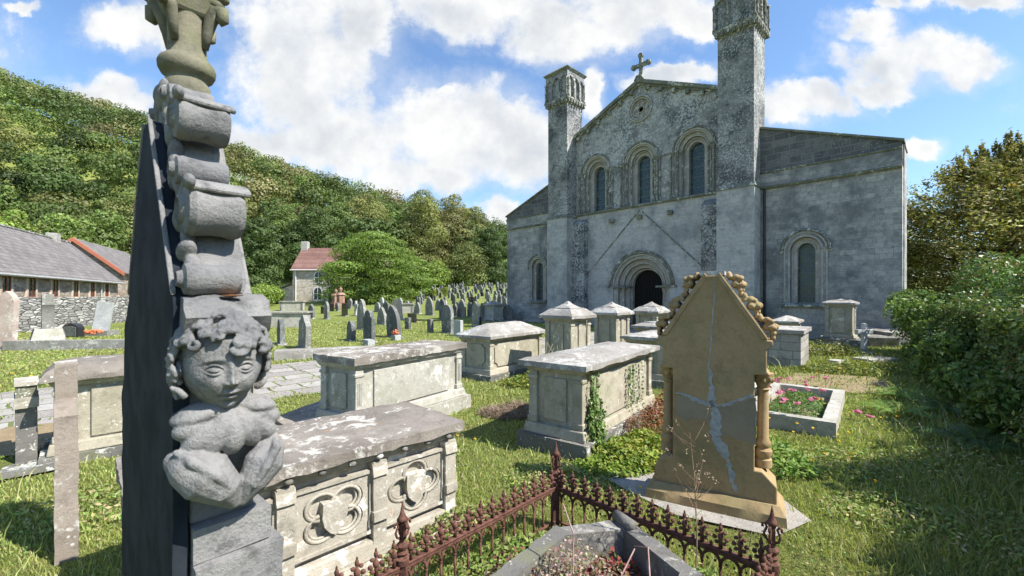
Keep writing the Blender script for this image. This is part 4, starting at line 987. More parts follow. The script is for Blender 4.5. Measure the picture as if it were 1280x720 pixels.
# grave inside
GV = thing('sunken_grave', (.35, 2.1, 0), 0, 'grey stone kerb with rolled head end around a hollow, overgrown grave inside the railing', 'grave')
def beam(pts, w, z0, z1, close=False):
    m = MB()
    for a, b in zip(pts[:-1], pts[1:]):
        a, b = Vector(a), Vector(b); t = (b-a); L = t.length; ang = math.atan2(t.y, t.x)
        m2 = Matrix.Translation((a.x, a.y, 0)) @ Matrix.Rotation(ang, 4, 'Z'); m.box(-.03, L+.03, -w/2, w/2, z0, z1, m2)
    return m
ring = [(-.9, -.62), (-.43, -.06), (-.07, .38), (.33, .46), (.53, .0), (.25, -.55), (-.05, -.95)]
for i in range(len(ring)-1):
    beam(ring[i:i+2], .095, -.05, .33+.004*(i % 2)).build('kerb', M['kerb'], GV, rough=(.05, .011, 11))
MB().tube([(.29, .52, .352), (.355, .39, .352)], .034, 14).build('roll', M['kerb'], GV, smooth=True)
foot(.25, 1.95, 0, .5, .5)
# ------------------------------------------------------------------ left group in front of the stone wall
def gk(px, py): return gpos(px, py)
# ------------------------------------------------------------------ headstone profiles (unit half width 1, height 1)
def prof_of(style, w, h):
    hw = w/2
    if style == 'round': return [(-hw, -.25), (hw, -.25), (hw, h-hw)] + [(hw*math.cos(R(a)), h-hw+hw*math.sin(R(a))) for a in range(15, 166, 15)] + [(-hw, h-hw)]
    if style == 'gothic':
        pts = []
        for i in range(7):
            a = R(i*10); pts.append((-hw+2*hw*math.cos(a), (h-1.73*hw)+2*hw*math.sin(a)))
        return [(-hw, -.25), (hw, -.25)] + pts + [(-x, z) for x, z in pts[:-1][::-1]]
    if style == 'shoulder':
        q = hw*.7
        return [(-hw, -.25), (hw, -.25), (hw, h-hw), (hw*.86, h-hw*.92), (q, h-hw*.9)] + [(q*math.cos(R(a)), h-q+q*math.sin(R(a))) for a in range(20, 161, 20)] + [(-q, h-hw*.9), (-hw*.86, h-hw*.92), (-hw, h-hw)]
    if style == 'square': return [(-hw, -.25), (hw, -.25), (hw, h*.97), (hw*.93, h), (-hw*.93, h), (-hw, h*.97)]
    if style == 'obelisk': return [(-hw, -.25), (hw, -.25), (hw*.95, h*.45), (hw*.7, h*.75), (hw*.45, h*.9), (0, h), (-hw*.45, h*.88), (-hw*.8, h*.7), (-hw*.98, h*.4)]
    if style == 'gable': return [(-hw, -.25), (hw, -.25), (hw, h*.82), (0, h), (-hw, h*.82)]
    if style == 'ogee': return [(-hw, -.25), (hw, -.25), (hw, h*.72), (hw*.8, h*.8), (hw*.55, h*.84), (hw*.3, h*.93), (0, h), (-hw*.3, h*.93), (-hw*.55, h*.84), (-hw*.8, h*.8), (-hw, h*.72)]
    if style == 'cross':
        return [(-hw*.3, -.25), (hw*.3, -.25), (hw*.25, h*.62), (hw, h*.62), (hw, h*.78), (hw*.25, h*.78), (hw*.25, h), (-hw*.25, h), (-hw*.25, h*.78), (-hw, h*.78), (-hw, h*.62), (-hw*.25, h*.62)]
def headstone(x0, x1, yt, yb, style, mat, label, lean=0., thick=.13, rot=-46, group='headstones standing in the churchyard lawn', tiltback=0., bs=True):
    px = (x0+x1)/2; gx, gy = px_ground(px, yb); D = gy; h = (yb-yt)*D/533.
    k = (px-640)/533.; fs_ = abs(math.cos(R(rot))-k*math.sin(R(rot))); ft = abs(math.sin(R(rot))+k*math.cos(R(rot)))
    wpx = (x1-x0)*D/533.; w = max(.3, (wpx-thick*ft)/max(fs_, .35)); w = min(w, 1.1)
    r = thing('headstone', (gx, gy, gz(gx, gy)), R(rot), label, 'headstone', group)
    o = MB().prism(prof_of(style, w, h), -thick/2, thick/2).build('stone', M[mat], r, rough=(.22, .012, 4) if h > .5 else None)
    o.rotation_euler.y = R(lean); o.rotation_euler.x = R(tiltback)
    if bs and h > .7: MB().box(-w/2-.07, w/2+.07, -thick/2-.08, thick/2+.08, -.2, .06).build('base', M['head_grey'], r, bevel=.02)
    return r
LG = [
 (344,359,399,431,'round','head_slate','dark round-topped headstone standing left of a leaning pointed one, near the path',-2),
 (371,390,393,436,'ogee','head_slate','dark pointed headstone leaning right beside the path edge',6),
 (384,395,380,398,'ogee','head_slate','small blue-grey pointed headstone behind the long table tomb',0),
 (405,412,377,399,'gothic','head_grey','narrow pale pointed headstone in front of the cottage door',0),
 (401,406,383,392,'square','head_black','small black square headstone left of the narrow pointed one near the cottage',0),
 (412,418,380,389,'square','head_black','tiny dark plaque stone right of the narrow pointed headstone',0),
 (420,425,378,389,'gothic','head_slate','small dark arched headstone at the foot of the red sandstone pillars',0),
 (426,436,379,395,'square','head_black','dark square headstone directly before the red sandstone pillars',0),
 (434,440,373,386,'gable','head_grey','leaning brown-grey headstone right of the dark square one',14),
 (441,449,376,395,'cross','head_light','pale cross-shaped headstone left of the tall rough obelisk stone',0),
 (446,459,374,412,'obelisk','head_grey','tall rough pointed stone standing behind the shouldered headstone',0),
 (454,469,388,428,'shoulder','head_slate','shouldered arched headstone in front of the tall rough pointed stone',0),
 (433,445,401,426,'round','head_slate','low dark round headstone alone on the lawn',2),
 (471,484,384,406,'gothic','head_slate','dark pointed headstone with lit right edge left of the big leaning one',0),
 (484,502,381,422,'gothic','head_slate','big pointed headstone leaning left with an orange flower pot at its foot',-9),
 (490,505,373,400,'gable','pinkish','pinkish gabled headstone leaning behind the flower-pot headstone',-9),
 (506,514,397,412,'square','head_slate','small dark square headstone beside a low dark block',0),
 (509,521,392,403,'square','head_black','low broad dark green headstone behind the small square one',0),
 (534,542,399,416,'square','head_slate','small square headstone leaning slightly, left of the large round-topped one',-1),
 (552,567,381,417,'round','head_slate','large round-topped headstone left of the pale blue-grey block headstone',0),
 (567,579,400,420,'square','head_light','pale blue-grey block headstone with small knob, right of the large round one',0),
 (590,600,377,409,'gable','head_slate','tall grey gabled headstone with bright right edge, left of the small hipped tomb',0),
 (594,602,396,409,'square','head_black','small black headstone at the foot of the tall gabled stone',0),
 (600,606,379,402,'shoulder','head_slate','dark blue-grey headstone just left of the small hipped tomb',0),
 (628,641,381,402,'round','head_slate','broad greenish headstone close against the church corner',0),
 (532,543,371,394,'gothic','head_slate','tall leaning pointed headstone with lit right flank in the middle of the lawn',-6),
 (544,552,374,388,'gothic','head_slate','grey arched headstone right of the tall leaning pointed one',0),
 (549,558,373,398,'gothic','head_slate','tall dark pointed headstone behind and left of the large round one',-3),
 (565,572,380,396,'shoulder','head_slate','narrow headstone peeking out behind the large round-topped one',0),
 (572,583,374,396,'gothic','head_slate','wide dark arched headstone between the large round one and the gabled one',0),
 (584,591,378,396,'round','head_slate','round headstone touching the tall gabled stone on its left',0),
 (517,526,378,392,'gothic','head_grey','grey arched headstone leaning right near the reddish table tomb',8),
 (512,518,377,388,'round','head_slate','small dark round headstone between two grey ones behind the reddish tomb',0),
 (507,512,376,388,'shoulder','head_slate','small slate headstone left of the grey pair behind the reddish tomb',0),
 (498,504,372,386,'gothic','head_grey','pointed grey stone behind the pinkish gabled headstone',-6),
 (478,488,376,392,'ogee','head_slate','ogee-topped headstone behind the big leaning one',-4),
 (468,476,378,390,'round','head_grey','small grey round headstone right of the tall rough pointed stone',0),
 (604,612,377,387,'round','head_grey','small light round headstone behind the hipped tomb',0),
 (614,622,375,387,'gable','head_slate','dark leaning gabled headstone behind the hipped tomb, right side',-12),
 (585,588,371,382,'cross','head_black','thin black cross-headed stone above the row left of the church',0),
 (524,528,364,380,'cross','head_grey','slim pale cross standing behind the middle row of stones',0),
 (474,481,372,385,'shoulder','head_light','pale grey figure-topped stone beside the round green bush',0),
]
for i, t in enumerate(LG):
    x0, x1, yt, yb, st, mt, lb, ln = t
    px_ = px_ground((x0+x1)/2, yb)
    headstone(x0, x1, yt, yb, st, 'head_grey' if (mt == 'head_slate' and i % 4 == 1) else mt, lb, ln, thick=.15, rot=-46+((i*37) % 17-8))
def flower_pot(px, py, label, s=1.):
    c = px_ground(px, py); r = thing('flower_pot', (*c, gz(*c)), R(-46), label, 'flower pot')
    MB().box(-.16*s, .16*s, -.12*s, .12*s, -.02, .2*s).build('pot', M['head_light'], r, bevel=.01)
    f_ = MB()
    for k in range(16): f_.ell((random.uniform(-.14, .14)*s, random.uniform(-.1, .1)*s, (.24+random.uniform(0, .14))*s), (.045*s,)*3, nu=7, nv=5)
    f_.build('flowers', plain('orange_petals', (.65, .13, .05), .7, (.5, .2, .1), 20), r)
flower_pot(495, 425.5, 'small pale stone pot of orange flowers before the big leaning headstone')
slabthing('stone_block', px_ground(461, 432), R(-46), (.42, .25, .2), (0, 0, 0), 'small pale block at the foot of the shouldered arched headstone', 'head_light', 'stone block')
MB_k = px_ground(573, 401)
# red sandstone pillar monuments before the cottage
for (px, yb, yt, lb) in ((420, 383, 361, 'left red sandstone pillar monument with urn, before the cottage door'), (426, 386, 358, 'taller red sandstone pillar monument with urn, before the cottage door'), (446.5, 380, 358, 'red sandstone pillar monument beside the round bush')):
    c = px_ground(px, yb); h = (yb-yt)*c[1]/533.
    r = thing('pillar_monument', (*c, gz(*c)), R(-40), lb, 'monument')
    MB().box(-.42, .42, -.42, .42, -.3, .25*h).box(-.3, .3, -.3, .3, .25*h, .62*h).frustum((-.42, .42, -.42, .42), (-.2, .2, -.2, .2), .62*h, .72*h).build('pillar', M['red_sand'], r, bevel=.02)
    MB().lathe([(.08, .72*h), (.1, .76*h), (.17, .84*h), (.2, .88*h), (.12, .93*h), (.05, .96*h), (.02, h)], (0, 0, 0), 12).build('urn', M['red_sand'], r, smooth=True)
# ---- distant stones on the hillside: rows of small ones; copies share meshes
protos = []
for st_, mt_, w_, h_ in (('round','head_slate',.65,1.0), ('gothic','head_slate',.6,1.2), ('square','head_black',.75,.8), ('square','head_slate',.6,.9), ('gable','head_grey',.6,1.1), ('cross','head_grey',.6,1.3), ('round','head_grey',.65,.9), ('shoulder','head_slate',.7,1.15)):
    protos.append((MB().prism(prof_of(st_, w_, h_), -.09, .09).build('headstone', M[mt_]), mt_))
first = set(); rr = random.Random(11); cnt = 0
GL = {'head_slate': ('small dark slate headstone, one of many far up the cemetery slope below the trees', 'distant slate headstones on the cemetery slope'),
      'head_black': ('small black headstone, one of many far up the cemetery slope below the trees', 'distant black headstones on the cemetery slope'),
      'head_grey': ('small pale grey headstone, one of many far up the cemetery slope below the trees', 'distant grey headstones on the cemetery slope')}
used_xy = []
tries = 0
while cnt < 175 and tries < 5000:
    tries += 1
    row = rr.choice((356.6, 359, 361.5, 364, 367, 369.5, 372.5, 376, 380, 384))
    lo = {356.6: 528, 359: 520, 361.5: 512, 364: 488, 367: 520, 369.5: 500}.get(row, 520)
    px = rr.uniform(lo, 634); py = row+rr.uniform(-.7, .7)+(px-560)*.012
    if row >= 380 and 528 < px < 548: continue
    x, y = px_ground(px, py)
    if y > 125 or any((x-a)**2+(y-b)**2 < 1.0 for a, b in used_xy): continue
    used_xy.append((x, y))
    wts = (4, 3, 2 if y > 50 else .3, 3, 2, .7, 2, 3); k = rr.choices(range(8), wts)[0]
    p, mt_ = protos[k]
    o = p if k not in first else p.copy()
    if k in first: COL.objects.link(o)
    first.add(k)
    o.location = (x, y, gz(x, y)); o.rotation_euler = (R(rr.uniform(-4, 4)), R(rr.uniform(-5, 5)), R(-46+rr.uniform(-8, 8))); s = rr.uniform(.65, 1.0); o.scale = (s, s, s*rr.uniform(.85, 1.2))
    tag(o, GL[mt_][0], 'headstone', GL[mt_][1]); cnt += 1
for k, (p, mt_) in enumerate(protos):
    if k not in first: bpy.data.objects.remove(p)
# ------------------------------------------------------------------ far left group by the dry-stone wall
headstone(-8, 22, 364, 438, 'gothic', 'pinkish', 'large pinkish pointed-arch headstone with dark rim at the left edge of the picture', 3, .2, 10)
c = px_ground(8, 437)
ob = px_ground(60, 434)
r = thing('broken_cross', (*ob, 0), R(-40), 'rough broken cross shaft on a battered stone plinth before the dry-stone wall', 'cross')
MB().frustum((-.95, .95, -.45, .45), (-.6, .6, -.3, .3), -.1, .62).build('plinth', M['grey_tomb'], r, rough=(.15, .05, 3))
MB().prism([(-.2, .6), (.2, .6), (.16, 1.25), (.24, 1.4), (.14, 1.75), (-.16, 1.7), (-.2, 1.35)], -.14, .14).build('shaft', M['head_grey'], r, rough=(.12, .02, 4))
kb = px_ground(95, 437)
r = thing('kerb', (kb[0], kb[1], 0), R(8), 'long low grey stone kerb edging the graves before the dry-stone wall', 'kerb')
MB().box(-1.9, 2.6, -.12, .12, -.1, .3).box(-1.9, -1.66, .12, 1.6, -.1, .29).build('kerb', M['head_grey'], r, rough=(.2, .015, 4))
c = px_ground(92, 421.5)
r = thing('black_plaque', (*c, 0), R(-12), 'polished black memorial block with carved frame before the dry-stone wall', 'headstone')
MB().prism([(-.42, -.1), (.42, -.1), (.42, .42), (.3, .52), (0, .58), (-.3, .52), (-.42, .42)], -.12, .12).build('stone', M['head_black'], r, bevel=.02)
MB().prism([(-.33, .05), (.33, .05), (.33, .4), (.24, .45), (-.24, .45), (-.33, .4)], -.135, -.119).build('inset', M['head_slate'], r, bevel=.005)
headstone(114, 136, 377, 419, 'square', 'head_light', 'tall pale grey slab headstone leaning right before the dry-stone wall', 9, .12, 15)
c = px_ground(118, 423.); r = thing('flower_pot', (*c, .1), 0, 'clump of orange flowers in front of the leaning pale slab', 'flowers')
f_ = MB()
for k in range(26): f_.ell((random.uniform(-.35, .35), random.uniform(-.1, .1), .1+random.uniform(0, .12)), (.05,)*3, nu=7, nv=5)
f_.build('flowers', bpy.data.materials['orange_petals'], r)
slabthing('base_block', px_ground(126, 419.5), R(0), (1.1, .6, .22), (0, 0, 0), 'grey base block under the leaning pale slab', 'head_grey', 'stone block')
# ------------------------------------------------------------------ foreground monument with carved cherub head
MO = thing('cherub_monument', (-.713, .89, 0), R(47.5), 'tall grey gabled monument with carved cherub head and scroll crockets, closest to the viewer', 'monument')
foot(-.95, 1.25, R(47.5), .15, .5)
LN = .885; AP = .35; ZA = 2.27; GE = 2*AP
MB().prism([(0, -.1), (LN, -.1), (LN, 1.36), (.83, 1.42), (.81, 1.56), (.73, 1.66), (GE, 1.695), (AP+.05, 2.15), (AP-.05, 2.15), (0, 1.695)], .004, .030, 'x').build('shade_toned_slab', M['mon_west_shade'], MO, rough=(.03, .0035, 16))  # thin facing that carries the west side's shade in its colour
MB().prism([(.012, 1.2), (LN-.012, 1.2), (LN-.012, 1.35), (GE, 1.69), (AP, ZA-.02), (.012, 1.69)], .034, .16, 'x').build('body', M['mon_grey'], MO, bevel=.008)
MB().box(.036, .185, -.02, LN, 1.13, 1.2).box(.036, .205, -.045, LN, .85, 1.125).box(.036, .215, -.07, LN+.0, -.05, .845).build('plinth', M['mon_grey'], MO, rough=(.05, .004, 10))
# bracket over the head
MB().prism([(-.05, 1.62), (.06, 1.62), (.06, 1.70), (-.01, 1.702), (-.055, 1.69), (-.075, 1.655)], .014, .172, 'x').build('bracket', M['mon_grey'], MO, rough=(.02, .009, 16))
# thin pale coping on the west rake
for s in (0, 1):
    a, b = ((0, 1.70), (AP-.045, 2.155)) if s == 0 else ((GE, 1.70), (AP+.045, 2.155))
    MB().prism([a, b, (b[0], b[1]+.014), (a[0], a[1]+.010)], .0, .010, 'x').build('gable_coping', M['mon_grey'], MO, bevel=.003)
# scrolls
slope = math.atan2(ZA-1.7, AP)
def scroll(y, z, r, x0, x1, parent, seg=28):
    m = MB(); n = 8
    prof = [(r*.35, x0-.004), (r*.42, x0-.014), (r*.55, x0-.004), (r*.9, x0), (r, x0+.012)]
    for i in range(n+1):
        f_ = i/n; prof.append((r*(1-.10*math.sin(math.pi*f_)), x0+.012+(x1-x0-.024)*f_))
    prof += [(r*.9, x1), (r*.5, x1+.003)]
    m.lathe([(q, x_) for q, x_ in prof], (0, 0, 0), seg, 'x')
    m.v = [(x_, y_+y, z_+z) for x_, y_, z_ in m.v]
    return m.build('scroll_crocket', M['mon_grey'], parent, smooth=True, auto=True)
def shelf(pts, x0, x1, t, parent):
    # rolled leaf: a swept strip of thickness t through (y,z) points
    up = [(a, b) for a, b in pts]; lo = []
    for i, p in enumerate(pts):
        a = Vector(pts[max(i-1, 0)]); b = Vector(pts[min(i+1, len(pts)-1)]); d_ = (b-a).normalized(); lo.append((p[0]+d_.y*t, p[1]-d_.x*t))
    return MB().prism(up+lo[::-1], x0, x1, 'x').build('scroll_leaf', M['mon_grey'], parent, bevel=.006)
for s in (0, 1):
    f_ = (lambda y: y) if s == 0 else (lambda y: GE-y)
    for (y, z, r_, x0, x1) in ((-.005, 1.735, .036, .022, .122), (.035, 1.89, .060, .030, .135), (.105, 1.99, .034, .026, .125), (.165, 2.13, .052, .035, .14), (.26, 2.215, .030, .035, .13)):
        sc_ = scroll(f_(y), z, r_, x0, x1, MO)
        if r_ > .05:
            k = -1 if s == 0 else 1
            shelf([(f_(y)+k*(r_*1.2)*math.cos(R(a)), z+(r_*1.14)*math.sin(R(a))) for a in (38, 52, 70, 90, 110, 150)], x0-.003, x1+.012, .013*(1 if s == 0 else -1), sc_)
            MB().ell((x0-.002, f_(y)+k*r_*.9, z+r_*.85), (.012, .022, .016)).build('bud', M['mon_grey'], sc_, smooth=True)
        # leaves hanging down the west face beside the scrolls
    lf = MB(); rs_ = np.random.default_rng(31+s)
    for k in range(16):
        y = .02+k*.020; z = 1.72+(ZA-1.72)*y/AP+.0
        lf.ell((.034+.01*rs_.random(), f_(y), z+.012+.02*rs_.random()), (.012+.008*rs_.random(), .014+.012*rs_.random(), .024+.016*rs_.random()), Matrix.Rotation(rs_.uniform(-.9, .9), 4, 'X'), nu=10, nv=8)
    lo_ = lf.build('rake_foliage', M['mon_grey'], MO, smooth=True)
    rm = lo_.modifiers.new('r', 'REMESH'); rm.mode = 'VOXEL'; rm.voxel_size = .0045; rm.use_smooth_shade = True
    MB().prism([(f_(.01), 1.70), (f_(AP-.02), 2.23), (f_(AP-.02), 2.29), (f_(.01), 1.74)], .05, .145, 'x').build('rake', M['mon_grey'], MO, bevel=.01)
# finial
MB().lathe([(r_*.87, z_-.025) for r_, z_ in ((.05, 2.22), (.062, 2.29), (.062, 2.31), (.054, 2.32), (.055, 2.332), (.068, 2.336), (.075, 2.348), (.077, 2.362), (.072, 2.374), (.060, 2.384), (.053, 2.388), (.051, 2.42), (.052, 2.48), (.057, 2.53), (.05, 2.66))], (.092, AP, 0), 36).build('finial_ring', M['mon_buff'], MO, smooth=True)
fc = MB()
fc.frustum((.045, .14, AP-.048, AP+.048), (.025, .16, AP-.068, AP+.068), 2.47, 2.53).box(.015, .168, AP-.076, AP+.076, 2.53, 2.6)
fc.build('finial_capital', M['mon_buff'], MO, bevel=.01)
for k in range(4):
    a = k*math.pi/2+math.pi/4; ca, sa = math.cos(a), math.sin(a); m = MB()
    m.tube([(.092+ca*q, AP+sa*q, z) for q, z in ((.048, 2.39), (.054, 2.43), (.064, 2.47), (.080, 2.50), (.096, 2.495), (.098, 2.472), (.086, 2.465))], [.009, .013, .017, .019, .017, .014, .011], 10)
    m.ell((.09+ca*.085, AP+sa*.085, 2.51), (.018, .018, .016)).ell((.09+ca*.1, AP+sa*.1, 2.53), (.016, .016, .014))
    m.build('finial_leaf', M['mon_buff'], MO, smooth=True)
# cherub head : displaced egg
def gauss(a, b, ca, cb, sa, sb): return np.exp(-((a-ca)/sa)**2-((b-cb)/sb)**2)
def cherub_head(parent):
    nu, nv = 280, 230
    th = np.linspace(0, 2*np.pi, nu, endpoint=False); ph = np.linspace(0.001, np.pi-.001, nv)
    TH, PH = np.meshgrid(th, ph, indexing='xy')
    nx_, ny_, nz_ = np.sin(PH)*np.sin(TH), -np.sin(PH)*np.cos(TH), np.cos(PH)
    hx, hy, hz = .073, .085, .103
    # jaw narrows downward, cheeks full
    jaw = 1-.36*np.clip(-nz_-.2, 0, 1)**1.15
    x = nx_*hx*jaw; y = ny_*hy*(1-.12*np.clip(-nz_-.3, 0, 1)); z = nz_*hz
    a = x/hx; b = z/hz; fr = np.clip(-ny_, 0, 1)
    front = np.clip((fr-.12)/.35, 0, 1)
    fd = np.zeros_like(a)
    fd += .006*gauss(a, b, 0, .45, .55, .3)
    for s in (-1, 1):
        fd += .010*gauss(a, b, s*.46, -.42, .27, .27)
        fd -= .018*gauss(a, b, s*.38, -.03, .22, .13)
        fd += .019*gauss(a, b, s*.39, -.055, .145, .088)
        fd += .004*gauss(a, b+.35*(a-s*.3)**2, s*.38, .13, .27, .05)           # brow
        fd += .006*gauss(a, b-.04+1.8*(a-s*.39)**2, s*.39, 0, .17, .018)   # upper lid
        fd -= .007*gauss(a, b-.004+1.8*(a-s*.39)**2, s*.39, 0, .16, .012)
        fd += .005*gauss(a, b+.15-1.3*(a-s*.39)**2, s*.39, 0, .17, .018); fd -= .006*gauss(a, b+.118-1.3*(a-s*.39)**2, s*.39, 0, .15, .011)
        fd -= .0015*gauss(a, b, s*.39, -.05, .03, .03)
        fd += .009*gauss(a, b, s*.12, -.355, .05, .045)          # nostril wing
        fd -= .004*gauss(a, b, s*.06, -.41, .03, .018)
        fd -= .003*gauss(a, b, s*.22, -.60, .04, .04)
    fd += .012*gauss(a, b, 0, -.12, .085, .2)+.017*gauss(a, b, 0, -.32, .085, .085)
    fd += .010*gauss(a, b, 0, -.545, .17, .045)+.010*gauss(a, b, 0, -.655, .13, .045)-.009*gauss(a, b, 0, -.60, .18, .014)
    fd -= .003*gauss(a, b, 0, -.47, .035, .05)
    fd -= .005*gauss(a, b, 0, -.745, .16, .04)
    fd += .014*gauss(a, b, 0, -.88, .2, .11)
    y = y - fd*front
    z = z - .002*gauss(a, b, 0, -.32, .09, .07)*front
    V = np.stack([x.ravel(), y.ravel(), z.ravel()], 1)
    i, j = np.meshgrid(np.arange(nu), np.arange(nv-1), indexing='xy'); i = i.ravel(); j = j.ravel()
    F = np.stack([j*nu+i, (j+1)*nu+i, (j+1)*nu+(i+1) % nu, j*nu+(i+1) % nu], 1)
    return np_mesh('face', V, F, M['mon_grey'], parent, smooth=True)
HM = Matrix.Translation((.088, -.022, 1.553)) @ Matrix.Rotation(R(-3), 4, 'Z') @ Matrix.Rotation(R(-1), 4, 'X')
hd = cherub_head(MO); hd.name = 'cherub_head'; hd.matrix_local = HM
def curls(seed, hx, hy, hz):
    m = MB(); r_ = random.Random(seed)
    m.ell((0, .02, .02), (hx*1.0, hy*.97, hz*1.0), nu=24, nv=16)
    for k in range(270):
        for _ in range(80):
            v = Vector((r_.gauss(0, 1), r_.gauss(0, 1), r_.gauss(0, 1))).normalized()
            front_ = -v.y
            hl = .44-.20*abs(v.x)-.10*math.sin(v.x*9)          # hairline height
            face = (front_ > -.05 and abs(v.x) < .86 and v.z < hl) or (front_ > .15 and v.z < hl*.9) or v.z < -.5
            if not face: break
        p = Vector((v.x*hx, v.y*hy, v.z*hz))*1.06
        t1 = v.orthogonal().normalized(); t2 = v.cross(t1); a0 = r_.uniform(0, 6.28); rr_ = r_.uniform(.011, .019); sp = r_.choice((-1, 1))
        pts = []
        for q in range(14):
            a = a0+sp*q*.5; rad = rr_*(1-q/15.)
            pts.append(p+(t1*math.cos(a)+t2*math.sin(a))*rad+v*(.002+.012*q/14))
        m.tube(pts, [.0068*(1-.25*q/14) for q in range(14)], 6)
    return m
ch_ = curls(4, .079, .090, .110).build('curled_hair', M['mon_grey'], MO, smooth=True); ch_.matrix_local = HM
rm = ch_.modifiers.new('r', 'REMESH'); rm.mode = 'VOXEL'; rm.voxel_size = .0028; rm.use_smooth_shade = True
sm = ch_.modifiers.new('s', 'SMOOTH'); sm.iterations = 2
er = MB()
for s in (-1,):
    er.tube([(s*.077, .004+.014*math.cos(R(a)), -.012+.022*math.sin(R(a))) for a in range(-100, 221, 30)], .006, 8)
    er.ell((s*.074, .006, -.012), (.006, .012, .018)).ell((s*.076, -.0, -.032), (.007, .008, .008))
eo = er.build('ear', M['mon_grey'], MO, smooth=True); eo.matrix_local = HM
# wings / drapery below the chin
bt = MB()
def E(x, y, z, rx, ry, rz, rotv=(0, 0, 0)):
    bt.ell((x, y, z), (rx, ry, rz), Matrix.Rotation(R(rotv[1]), 4, 'Y') @ Matrix.Rotation(R(rotv[0]), 4, 'X') @ Matrix.Rotation(R(rotv[2]), 4, 'Z'), nu=24, nv=16)
E(.10, .03, 1.46, .06, .06, .07); E(.10, .035, 1.36, .078, .05, .11)
for k_ in range(7):
    a_ = -78+26*k_; sn, cs = math.sin(R(a_)), math.cos(R(a_))
    E(.098+.058*sn, -.030-.022*cs, 1.430-.022*cs-(.006 if k_ % 2 else 0), .027, .032, .046+.004*(k_ % 3), (0, a_ if a_ < 0 else a_, 0) if False else (0, -a_, 0))
E(.055, -.020, 1.452, .062, .05, .022, (0, -14, 0)); E(.145, -.020, 1.452, .052, .05, .022, (0, 16, 0))
bt.tube([(.0, -.01, 1.362), (.020, -.045, 1.352), (.050, -.062, 1.325), (.080, -.068, 1.290), (.102, -.058, 1.245)], [.018, .040, .050, .036, .010], 16)
bt.tube([(.184, -.01, 1.365), (.176, -.045, 1.35), (.158, -.060, 1.322), (.134, -.066, 1.288), (.112, -.058, 1.245)], [.014, .030, .042, .030, .010], 16)
bt.tube([(.0, -.045, 1.385), (.022, -.085, 1.368), (.060, -.106, 1.335), (.090, -.098, 1.290)], [.006, .012, .011, .004], 8)
bt.tube([(.186, -.045, 1.38), (.176, -.086, 1.358), (.150, -.100, 1.325), (.128, -.094, 1.285)], [.006, .011, .010, .004], 8)
bt.tube([(.006, -.055, 1.345), (.028, -.092, 1.318), (.066, -.100, 1.282)], [.003, .007, .003], 8)
bo = bt.build('folded_wings', M['mon_grey'], MO, smooth=True)
rm = bo.modifiers.new('r', 'REMESH'); rm.mode = 'VOXEL'; rm.voxel_size = .0028; rm.use_smooth_shade = True
sm = bo.modifiers.new('s', 'SMOOTH'); sm.iterations = 2
MB().lathe([(.001, .0), (.020, .001), (.022, .003), (.001, .004)], (0, 0, 0), 14).build('orange_lichen_spot', plain('orange_lichen', (.42, .2, .09), .9, (.36, .15, .06), 60), MO, loc=(.10, -.045, 1.698))
# ------------------------------------------------------------------ vegetation
def rand_unit(n):
    v = rng.normal(size=(n, 3)); return v/np.linalg.norm(v, axis=1, keepdims=True)
def leaves(name, P, Nrm, size, aspect, tint, mat, parent=None, droop=.0, jitter=.8, fold=.25, along=None):
    """one folded pointed leaf (2 quads would be heavy: 1 rhombus of 2 tris) per point. P (n,3), Nrm (n,3), size (n,)"""
    n = len(P)
    nn = Nrm + rng.normal(size=(n, 3))*jitter; nn /= np.linalg.norm(nn, axis=1, keepdims=True)+1e-9
    a = rng.normal(size=(n, 3)) if along is None else along + rng.normal(size=(n, 3))*.25
    a[:, 2] -= droop
    a -= nn*np.sum(a*nn, 1, keepdims=True); a /= np.linalg.norm(a, axis=1, keepdims=True)+1e-9
    b = np.cross(nn, a); s = size[:, None]
    mid = P+nn*s*fold*.3
    V = np.stack([P-a*s*.5, mid-a*s*.05+b*s*aspect*.5-nn*s*fold*.3, P+a*s*.5, mid-a*s*.05-b*s*aspect*.5-nn*s*fold*.3], 1).reshape(-1, 3)
    F = np.arange(4*n).reshape(n, 4)
    T_ = np.repeat(tint, 4, axis=0)
    return np_mesh(name, V, F, mat, parent, T_)
def tints(n, cols, var=.25, w=None):
    cols = np.array(cols); k = rng.choice(len(cols), n, p=w)
    return np.clip(cols[k]*(1+rng.normal(size=(n, 1))*var*.6)*(1+rng.normal(size=(n, 3))*.06), .005, .9)
def lobes_pts(lob, n, shell=.78, up=.0):
    """points in the outer shell of a union of ellipsoids, with normals"""
    lob = np.array(lob, float); vol = (lob[:, 3]*lob[:, 4]*lob[:, 5])**(2/3); k = rng.choice(len(lob), n, p=vol/vol.sum())
    d_ = rand_unit(n); d_[:, 2] = np.where((d_[:, 2] < -.3) & (rng.random(n) < .6), -d_[:, 2], d_[:, 2])
    r_ = shell+(1.06-shell)*rng.random(n)**.7
    # surface noise: bumps
    ph = np.sin(d_[:, 0]*7+k*1.7)*np.sin(d_[:, 1]*6+k*2.3)*np.sin(d_[:, 2]*8+k)
    r_ *= 1+.13*ph
    P = lob[k, :3]+d_*lob[k, 3:6]*r_[:, None]
    return P, d_, k
